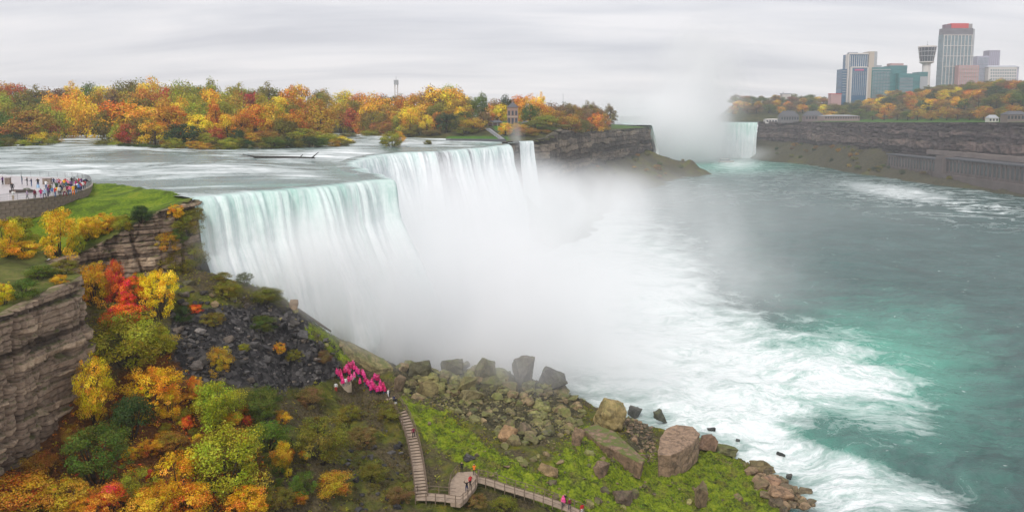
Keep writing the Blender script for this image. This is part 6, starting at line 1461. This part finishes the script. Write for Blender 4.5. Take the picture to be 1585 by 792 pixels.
bm = bmesh.new(); x0, x1, z0, z1 = b.X(1529), b.X(1579), b.Z(104), b.Z(101)
for v in ((x0, -.6, z0), (x1, -.6, z0), (x1, 26.5, z0), (x0, 26.5, z0), (x0 + 5, 8, z1), (x1 - 5, 8, z1), (x1 - 5, 18, z1), (x0 + 5, 18, z1)): bm.verts.new(v)
bm.verts.ensure_lookup_table()
for fc_ in ((3, 2, 1, 0), (4, 5, 6, 7), (0, 1, 5, 4), (1, 2, 6, 5), (2, 3, 7, 6), (3, 0, 4, 7)): bm.faces.new([bm.verts[i] for i in fc_])
link('roof', bm_mesh('roof', bm), wall_mat('pale_roof', (0.45, 0.46, 0.50)), b.o)
for r_ in range(4):
    for k in range(11): b.box('window', 1533 + k * 3.7, 1534.9 + k * 3.7, 107.5 + r_ * 4.6, 110.2 + r_ * 4.6, -0.3, -0.03, G_GREY)
b = Bld('low_building', 'low red-roofed building left of the blue glass hotel', 1296, 151, 1330); b.box('wall', 1286, 1302, 146, None, 0, 12, W_PINK); b.box('roof', 1285.6, 1302.4, 144.8, 145.9, -.5, 12.5, W_RED)
b = Bld('low_building', 'small white building among trees far left on the bluff', 1217, 150, 1400); b.box('wall', 1211, 1224, 146, None, 0, 12, W_WHITE); b.box('roof', 1210, 1225, 144.6, 145.9, -.5, 12.5, W_GREY); b.box('chimney', 1212, 1213, 142.5, 144.5, 2, 4, W_GREY)
# terrace buildings above the far cliff
def low(px0, px1, ytop, ybase, Xw, label, wallm, roofm, hip=0.35, win=6, name='terrace_building'):
    pm = (px0 + px1) / 2; Y = Xw / sx_of(pm, ybase); s = Y / F_PX; q = at_y(pm, ybase, Y)
    o = empty(name, (q.x, q.y, q.z - 1.2)); tag(o, label, 'building'); W = (px1 - px0) * s; H = (ybase - ytop) * s; D = max(6, W * .5); hz0 = H * (1 - hip) + 1.2
    box_obj('wall', -W / 2, W / 2, 0, D, 0, hz0, wallm, o)
    bm = bmesh.new()
    for v in ((-W / 2 - .4, -.5, hz0 + .003), (W / 2 + .4, -.5, hz0 + .003), (W / 2 + .4, D + .5, hz0 + .003), (-W / 2 - .4, D + .5, hz0 + .003), (-W * .3, D * .45, H + 1.2), (W * .3, D * .45, H + 1.2), (W * .3, D * .55, H + 1.2), (-W * .3, D * .55, H + 1.2)): bm.verts.new(v)
    bm.verts.ensure_lookup_table()
    for fc_ in ((3, 2, 1, 0), (4, 5, 6, 7), (0, 1, 5, 4), (1, 2, 6, 5), (2, 3, 7, 6), (3, 0, 4, 7)): bm.faces.new([bm.verts[i] for i in fc_])
    link('roof', bm_mesh('roof', bm), roofm, o)
    for k in range(win):
        c = -W / 2 + W * (k + .5) / win; box_obj('window', c - W / win * .28, c + W / win * .28, -.12, -.02, hz0 * .45, hz0 * .85, G_DARK, o)
    return o
low(1208, 1236, 172, 189, 415, 'grey visitor building with dark roof near the horseshoe brink', wall_mat('dark_visitor_wall', (0.16, 0.15, 0.15)), W_ROOF, .45, 7)
low(1246, 1274, 172, 187, 462, 'dark hipped-roof hall on the terrace right of the visitor building', wall_mat('dull_brick', (0.20, 0.15, 0.15)), W_ROOF, .5, 6)
low(1276, 1330, 178, 186, 470, 'long low brick wall building on the terrace', wall_mat('mauve_brick', (0.28, 0.20, 0.19)), W_GREY, .2, 14)
low(1185, 1207, 184, 190, 408, 'white low kiosk beside the horseshoe brink', W_WHITE, W_WHITE, .2, 5)
low(1530, 1545, 178, 189, 480, 'small white house on the terrace at right', W_WHITE, W_GREY, .45, 3)
low(1558, 1590, 172, 188, 480, 'brown stone lodge on the terrace at the right edge', wall_mat('lodge_stone', (0.19, 0.145, 0.13)), W_ROOF, .35, 6)
# generating station at the foot of the far cliff
ps = empty('power_station', (436, 700, 7)); tag(ps, 'long low stone power station at the foot of the far cliff', 'building')
M_PS = wall_mat('station_stone', (0.135, 0.108, 0.10), .25)
def psbox(name, x0, x1, ya, yb, z0, z1, mat): return box_obj(name, x0 - 436, x1 - 436, ya - 700, yb - 700, z0 - 7, z1 - 7, mat, ps)
psbox('wall', 432, 452, 566, 742, 4, 24, M_PS); psbox('wall', 434, 452, 742.1, 858, 4, 22, M_PS); psbox('end_block', 424, 452, 520, 565.9, 4, 27, M_PS)
psbox('roof', 430.6, 453, 565.98, 743, 24.003, 25.4, W_ROOF); psbox('roof', 432.6, 453, 743.1, 859, 22.003, 23.2, W_ROOF); psbox('roof', 423, 453, 519, 565.9, 27.003, 28.2, W_ROOF); psbox('tower', 428, 440, 738, 750, 4, 26.5, M_PS); psbox('base', 428, 431.9, 567, 737, 0, 9, M_PS)
M_PSW = glass_mat('station_glass', (0.06, 0.06, 0.065))
for k in range(28):
    y_ = 570 + k * 6.0; psbox('pilaster', 431.3, 431.98, y_ - .7, y_ + .7, 9.003, 23.9, M_PS); psbox('window', 431.8, 431.97, y_ + 1.4, y_ + 4.6, 12, 21.5, M_PSW)
for k in range(17):
    y_ = 754 + k * 6.0; psbox('pilaster', 433.3, 433.98, y_ - .7, y_ + .7, 4, 21.9, M_PS); psbox('window', 433.8, 433.97, y_ + 1.4, y_ + 4.6, 10, 19.5, M_PSW)
for k in range(5): psbox('window', 423.8, 423.98, 525 + k * 8, 529 + k * 8, 12, 22, M_PSW)
# service road ledge with parked vehicles is too hazy to tell apart: a plain ledge wall
lg = box_obj('ledge_wall', 446, 456.5, 520, 800, 26, 30.5, wall_mat('ledge_stone', (0.20, 0.16, 0.145), .25)); tag(lg, 'pale road ledge above the power station roof', 'wall')
# tour boat below the horseshoe
bq = at_z(1124, 251, 0.0); bt = empty('tour_boat', bq, 0.15); tag(bt, 'small white tour boat below the far horseshoe falls', 'boat')
bm = bmesh.new(); L_ = [(-12, -3), (6, -3.2), (12, 0), (6, 3.2), (-12, 3)]; v0 = [bm.verts.new((x * .94, y * .85, -.3)) for x, y in L_]; v1 = [bm.verts.new((x, y, 2.0)) for x, y in L_]
for i in range(5): bm.faces.new((v0[i], v0[(i + 1) % 5], v1[(i + 1) % 5], v1[i]))
bm.faces.new(v1); bm.faces.new(v0[::-1]); link('hull', bm_mesh('hull', bm), W_WHITE, bt); box_obj('cabin', -9, 4, -2.4, 2.4, 2.003, 4.4, W_GREY, bt); box_obj('upper_deck', -10, 5, -2.8, 2.8, 4.403, 4.7, W_WHITE, bt)
# ================================================================== island buildings
def place(px, ybase, Y): return at_y(px, ybase, Y)
q = at_y(793, 180, 478); q.z = float(isle_h(q.x, q.y)) - .3
o = empty('stone_house', q); tag(o, 'square stone house with a grey pyramid roof on the island lawn', 'house'); s = 478 / F_PX; W = 16.5 * s; H = EYE + slope(793, 166)[1] * 478 - q.z
M_HS = wall_mat('house_stone', (0.30, 0.19, 0.15), .2); box_obj('wall', -W / 2, W / 2, 0, W, 0, H, M_HS, o)
bm = bmesh.new(); pv_ = [bm.verts.new(v) for v in ((-W / 2 - .5, -.5, H + .003), (W / 2 + .5, -.5, H + .003), (W / 2 + .5, W + .5, H + .003), (-W / 2 - .5, W + .5, H + .003), (0, W / 2, H + 8 * s))]
for a, c in ((0, 1), (1, 2), (2, 3), (3, 0)): bm.faces.new((pv_[a], pv_[c], pv_[4]))
bm.faces.new(pv_[3::-1]); rf_ = link('roof', bm_mesh('roof', bm), W_ROOF, o); box_obj('chimney', -.4, .4, W / 2 - .4, W / 2 + .4, H + 6 * s, H + 10 * s, M_HS, rf_)
for k in range(3):
    c = -W / 2 + W * (k + .5) / 3; box_obj('window', c - .6, c + .6, -.1, -.02, H * .55, H * .8, G_DARK, o)
    box_obj('door' if k == 1 else 'window', c - .7, c + .7, -.1, -.02, 0.3 if k == 1 else H * .12, H * .4, G_DARK, o)
box_obj('sill', -W / 2 - .1, W / 2 + .1, -.2, -.005, H * .46, H * .49, W_TAN, o)
for px, wpx, lab in ((766, 22, 'open pavilion with dark roof left of the stone house'), (813, 12, 'small pavilion with grey roof right of the stone house')):
    q = at_y(px, 180, 472); q.z = float(isle_h(q.x, q.y)) - .2; o = empty('pavilion', q); tag(o, lab, 'pavilion'); W = wpx * s; H = 9 * s
    for k in range(4): box_obj('post', -W / 2 + W * k / 3 - .15, -W / 2 + W * k / 3 + .15, 0, .3, 0, H * .62, W_WHITE, o)
    box_obj('back_wall', -W / 2, W / 2, 3, 3.3, 0, H * .6, W_PINK, o)
    bm = bmesh.new(); pv_ = [bm.verts.new(v) for v in ((-W / 2 - .4, -.6, H * .62), (W / 2 + .4, -.6, H * .62), (W / 2 + .4, 4, H * .62), (-W / 2 - .4, 4, H * .62), (-W * .3, 1.7, H), (W * .3, 1.7, H))]
    for fc_ in ((0, 1, 5, 4), (1, 2, 5), (2, 3, 4, 5), (3, 0, 4), (3, 2, 1, 0)): bm.faces.new([pv_[i] for i in fc_])
    link('roof', bm_mesh('roof', bm), W_ROOF, o)
# island steps
a, c = at_y(777, 208, 428), at_y(754, 184, 462); a.z = float(isle_h(a.x, a.y)) + .3; c.z = float(isle_h(c.x, c.y)) + .4
o = empty('island_steps', a); tag(o, 'stone steps with railing climbing the island lawn', 'steps'); iv = Matrix.Translation(-a)
stp_me = bmesh.new(); add_box(stp_me, -.55, .55, -1.6, 1.6, -.5, 0); stm = bm_mesh('step', stp_me); stm.materials.append(W_GREY); an = math.atan2(c.y - a.y, c.x - a.x)
for k in range(30):
    p = a.lerp(c, k / 29); e_ = link('step', stm, None, o); e_.location = iv @ p; e_.rotation_euler = (0, 0, an)
n_ = Vector((-math.sin(an), math.cos(an), 0))
for sg in (1, -1):
    bm = bmesh.new(); add_tube(bm, [iv @ (a + n_ * 1.7 * sg + Vector((0, 0, 1))), iv @ (c + n_ * 1.7 * sg + Vector((0, 0, 1)))], [.12, .12], 5)
    for k in range(9): p = a.lerp(c, k / 8) + n_ * 1.7 * sg; add_tube(bm, [iv @ (p - Vector((0, 0, .4))), iv @ (p + Vector((0, 0, 1)))], [.07, .07], 4)
    link('railing', bm_mesh('railing', bm), W_ROOF, o)
# low bank wall along the island edge above the falls
wl = [at_z(px, py, 53.6) for px, py in ((690, 217.5), (730, 217.8), (783, 218))]
o = empty('bank_wall', wl[0]); tag(o, 'low dark bank wall on the island edge above the falls', 'wall'); ribbon('wall_body', [p + Vector((0, 0, 1.0)) for p in resample(wl, 3)], 1.0, 2.4, W_ROOF, o, Matrix.Translation(-wl[0]))
for px, lab in ((732, 'tiny person in white on the island bank left of the steps'), (771, 'tiny person in white on the island bank by the narrow fall')):
    q = at_z(px, 214.5, 54.7); q.z = float(isle_h(q.x, q.y)); person(q, 0.4, 'stand', C_['white'], C_['grey'], lab, 'visitors on the island bank')
# masts
for px, y1, y0, Y, wpx, lab in ((613, 124, 150, 900, 4.2, 'thin pale observation tower rising behind the island wood'), (871, 145, 165, 900, 1.0, 'thin mast rising over the island wood near the house')):
    q = at_y(px, y0, Y); t_ = at_y(px, y1, Y); o = empty('mast_tower' if wpx > 2 else 'mast', (q.x, q.y, 54)); tag(o, lab, 'tower' if wpx > 2 else 'mast'); w_ = wpx * Y / F_PX / 2; Hh = t_.z - 54
    if wpx > 2:
        for sx_, sy_ in ((1, 1), (1, -1), (-1, 1), (-1, -1)): box_obj('leg', sx_ * w_ - .35, sx_ * w_ + .35, sy_ * w_ - .35, sy_ * w_ + .35, 0, Hh * .9, W_WHITE, o)
        for k in range(9): box_obj('brace', -w_ - .2, w_ + .2, -w_ - .45, -w_ - .36, Hh * .09 * (k + 1), Hh * .09 * (k + 1) + .5, W_WHITE, o)
        box_obj('cabin', -w_ - .8, w_ + .8, -w_ - .8, w_ + .8, Hh * .9 + .003, Hh, W_GREY, o); box_obj('spire', -.25, .25, -.25, .25, Hh + .003, Hh + 4, W_GREY, o)
    else:
        bm = bmesh.new(); add_tube(bm, [(0, 0, 0), (0, 0, Hh)], [w_, w_ * .5], 6); link('pole', bm_mesh('pole', bm), W_GREY, o); box_obj('head', -1.2, 1.2, -.4, .4, Hh * .72, Hh * .75, W_GREY, o)
# ================================================================== spray and haze
def spray_material(name, aniso=0.0):
    t = NT(name)
    pv = t.t.nodes.new('ShaderNodeVolumePrincipled')
    pv.inputs['Color'].default_value = (0.997, 0.998, 1.0, 1)
    pv.inputs['Anisotropy'].default_value = aniso
    pv.inputs['Density'].default_value = 1.0
    t.t.links.new(pv.outputs[0], t.out.inputs['Volume'])
    return t.m
M_SPRAY = spray_material('water_spray')
def mist(name, label, lo, hi, blobs, nscale, seed, voxel, step, lowcut=0.41, hicut=0.62, stretch=(1, 1, 0.6)):
    """a cloud of fine drops: density is a sum of soft lobes torn by swirls, sampled into a voxel grid"""
    g = bpy.data.node_groups.new(name + '_density', 'GeometryNodeTree')
    g.interface.new_socket('Geometry', in_out='OUTPUT', socket_type='NodeSocketGeometry')
    N = g.nodes; Lk = g.links
    def nd(t, **p):
        n = N.new(t)
        for k, v in p.items(): setattr(n, k, v)
        return n
    def put(s, v):
        if isinstance(v, bpy.types.NodeSocket): Lk.new(v, s)
        else: s.default_value = v
    def ma(op, a, b=0.0):
        n = nd('ShaderNodeMath', operation=op); put(n.inputs[0], a); put(n.inputs[1], b); return n.outputs[0]
    def vm(op, a, b, o=0):
        n = nd('ShaderNodeVectorMath', operation=op); put(n.inputs[0], a); put(n.inputs[1], b); return n.outputs[o]
    def mr(v, a, b, c, d):
        n = nd('ShaderNodeMapRange'); n.clamp = True
        put(n.inputs[0], v)
        for i, x in enumerate((a, b, c, d)): n.inputs[1 + i].default_value = x
        return n.outputs[0]
    p = nd('GeometryNodeInputPosition').outputs[0]
    no = nd('ShaderNodeTexNoise'); no.inputs['Scale'].default_value = 1.0; no.inputs['Detail'].default_value = 5; no.inputs['Roughness'].default_value = 0.58; no.inputs['Distortion'].default_value = 0.7
    put(no.inputs['Vector'], vm('ADD', vm('MULTIPLY', p, tuple(nscale * k for k in stretch)), (seed * 3.1, seed, 0.0)))
    n1 = no.outputs[0]
    tot = None
    for (c, r, d, soft) in blobs:
        q = vm('DIVIDE', vm('SUBTRACT', p, tuple(c)), tuple(r))
        gg = mr(vm('DOT_PRODUCT', q, q, 1), 0.0, 1.0, 1.0, 0.0)
        v = ma('MULTIPLY', ma('MULTIPLY', ma('POWER', gg, 1.7), mr(n1, lowcut, hicut, 1.0 - soft, 1.0 + 0.4 * soft)), d)
        tot = v if tot is None else ma('ADD', tot, v)
    vc = nd('GeometryNodeVolumeCube')
    put(vc.inputs['Density'], ma('MAXIMUM', tot, 0.0))
    vc.inputs['Min'].default_value = lo; vc.inputs['Max'].default_value = hi
    for k, a, b in zip('XYZ', lo, hi): vc.inputs['Resolution ' + k].default_value = max(4, int((b - a) / voxel))
    sm = nd('GeometryNodeSetMaterial'); sm.inputs['Material'].default_value = M_SPRAY
    Lk.new(vc.outputs[0], sm.inputs[0])
    go = nd('NodeGroupOutput'); Lk.new(sm.outputs[0], go.inputs[0])
    vol = bpy.data.volumes.new(name)
    vol.materials.append(M_SPRAY)
    vol.render.step_size = step
    o = bpy.data.objects.new(name, vol); COL.objects.link(o)
    md = o.modifiers.new('density', 'NODES'); md.node_group = g
    return tag(o, label, 'mist', kind='stuff')
def B(px, py, Y, r, d, soft=0.8):
    q = at_y(px, py, Y)
    return ((q.x, q.y, q.z), r, d, soft)
mist('falls_spray', 'thick white spray rising at the foot of the near falls', (-75, 128, -3), (200, 470, 76), [
    B(350, 395, 132, (11, 5, 10), 0.14, 0.9),
    B(420, 415, 137, (15, 6, 15), 0.20, 0.8),
    B(490, 435, 142, (17, 7, 19), 0.20, 0.75),
    B(560, 460, 149, (20, 9, 26), 0.18, 0.7),
    B(530, 530, 154, (26, 13, 25), 0.15, 0.7),
    B(620, 555, 163, (32, 18, 36), 0.15, 0.65),
    B(700, 545, 180, (38, 30, 44), 0.11, 0.65),
    B(800, 515, 198, (42, 44, 40), 0.08, 0.7),
    B(690, 350, 245, (34, 50, 27), 0.09, 0.7),
    B(790, 325, 330, (40, 62, 31), 0.045, 0.8),
    B(880, 330, 340, (50, 85, 26), 0.028, 0.8),
    B(900, 470, 205, (46, 50, 20), 0.035, 0.8),
    B(960, 560, 175, (42, 26, 10), 0.05, 0.7),
    B(960, 370, 290, (75, 100, 36), 0.014, 0.9),
    B(1060, 430, 230, (50, 60, 16), 0.010, 0.9),
    B(770, 562, 151, (36, 10, 9), 0.035, 1.0),
    B(620, 556, 150, (22, 9, 8), 0.04, 1.0),
    B(797, 212, 402, (5, 6, 10), 0.09, 0.9),
], 0.062, 3, 2.2, 6.0)
mist('island_spray', 'thin spray drifting over the river and along the island cliff', (-20, 290, -2), (430, 860, 66), [
    B(1130, 340, 470, (190, 175, 34), 0.0020, 0.6),
    B(900, 295, 540, (60, 110, 26), 0.010, 0.9),
    B(960, 300, 560, (90, 120, 18), 0.010, 0.8)], 0.02, 5, 5.0, 14.0)
mist('horseshoe_spray', 'tall white plume of spray above the far horseshoe falls', (40, 935, -2), (440, 1270, 270), [
    B(1050, 215, 1110, (84, 130, 76), 0.06, 0.45),
    B(985, 180, 1110, (75, 110, 52), 0.028, 0.7),
    B(1070, 140, 1120, (85, 120, 112), 0.018, 0.85),
    B(1095, 80, 1120, (75, 100, 110), 0.005, 0.95),
    B(1100, 160, 1110, (60, 100, 75), 0.012, 0.85),
    B(1130, 238, 1120, (75, 90, 18), 0.016, 0.8)], 0.018, 8, 6.0, 16.0)
hz_ = NT('haze_air')
pv = hz_.t.nodes.new('ShaderNodeVolumePrincipled')
pv.inputs['Color'].default_value = (0.97, 0.975, 1.0, 1); pv.inputs['Density'].default_value = 0.0002; pv.inputs['Anisotropy'].default_value = 0.5
hz_.t.links.new(pv.outputs[0], hz_.out.inputs['Volume'])
bm = bmesh.new(); add_box(bm, -1600, 2100, -120, 2300, -8, 300)
bmesh.ops.recalc_face_normals(bm, faces=bm.faces[:])
hzo = link('haze', bm_mesh('haze', bm), hz_.m)
tag(hzo, 'pale damp haze over the gorge', 'haze', kind='stuff')
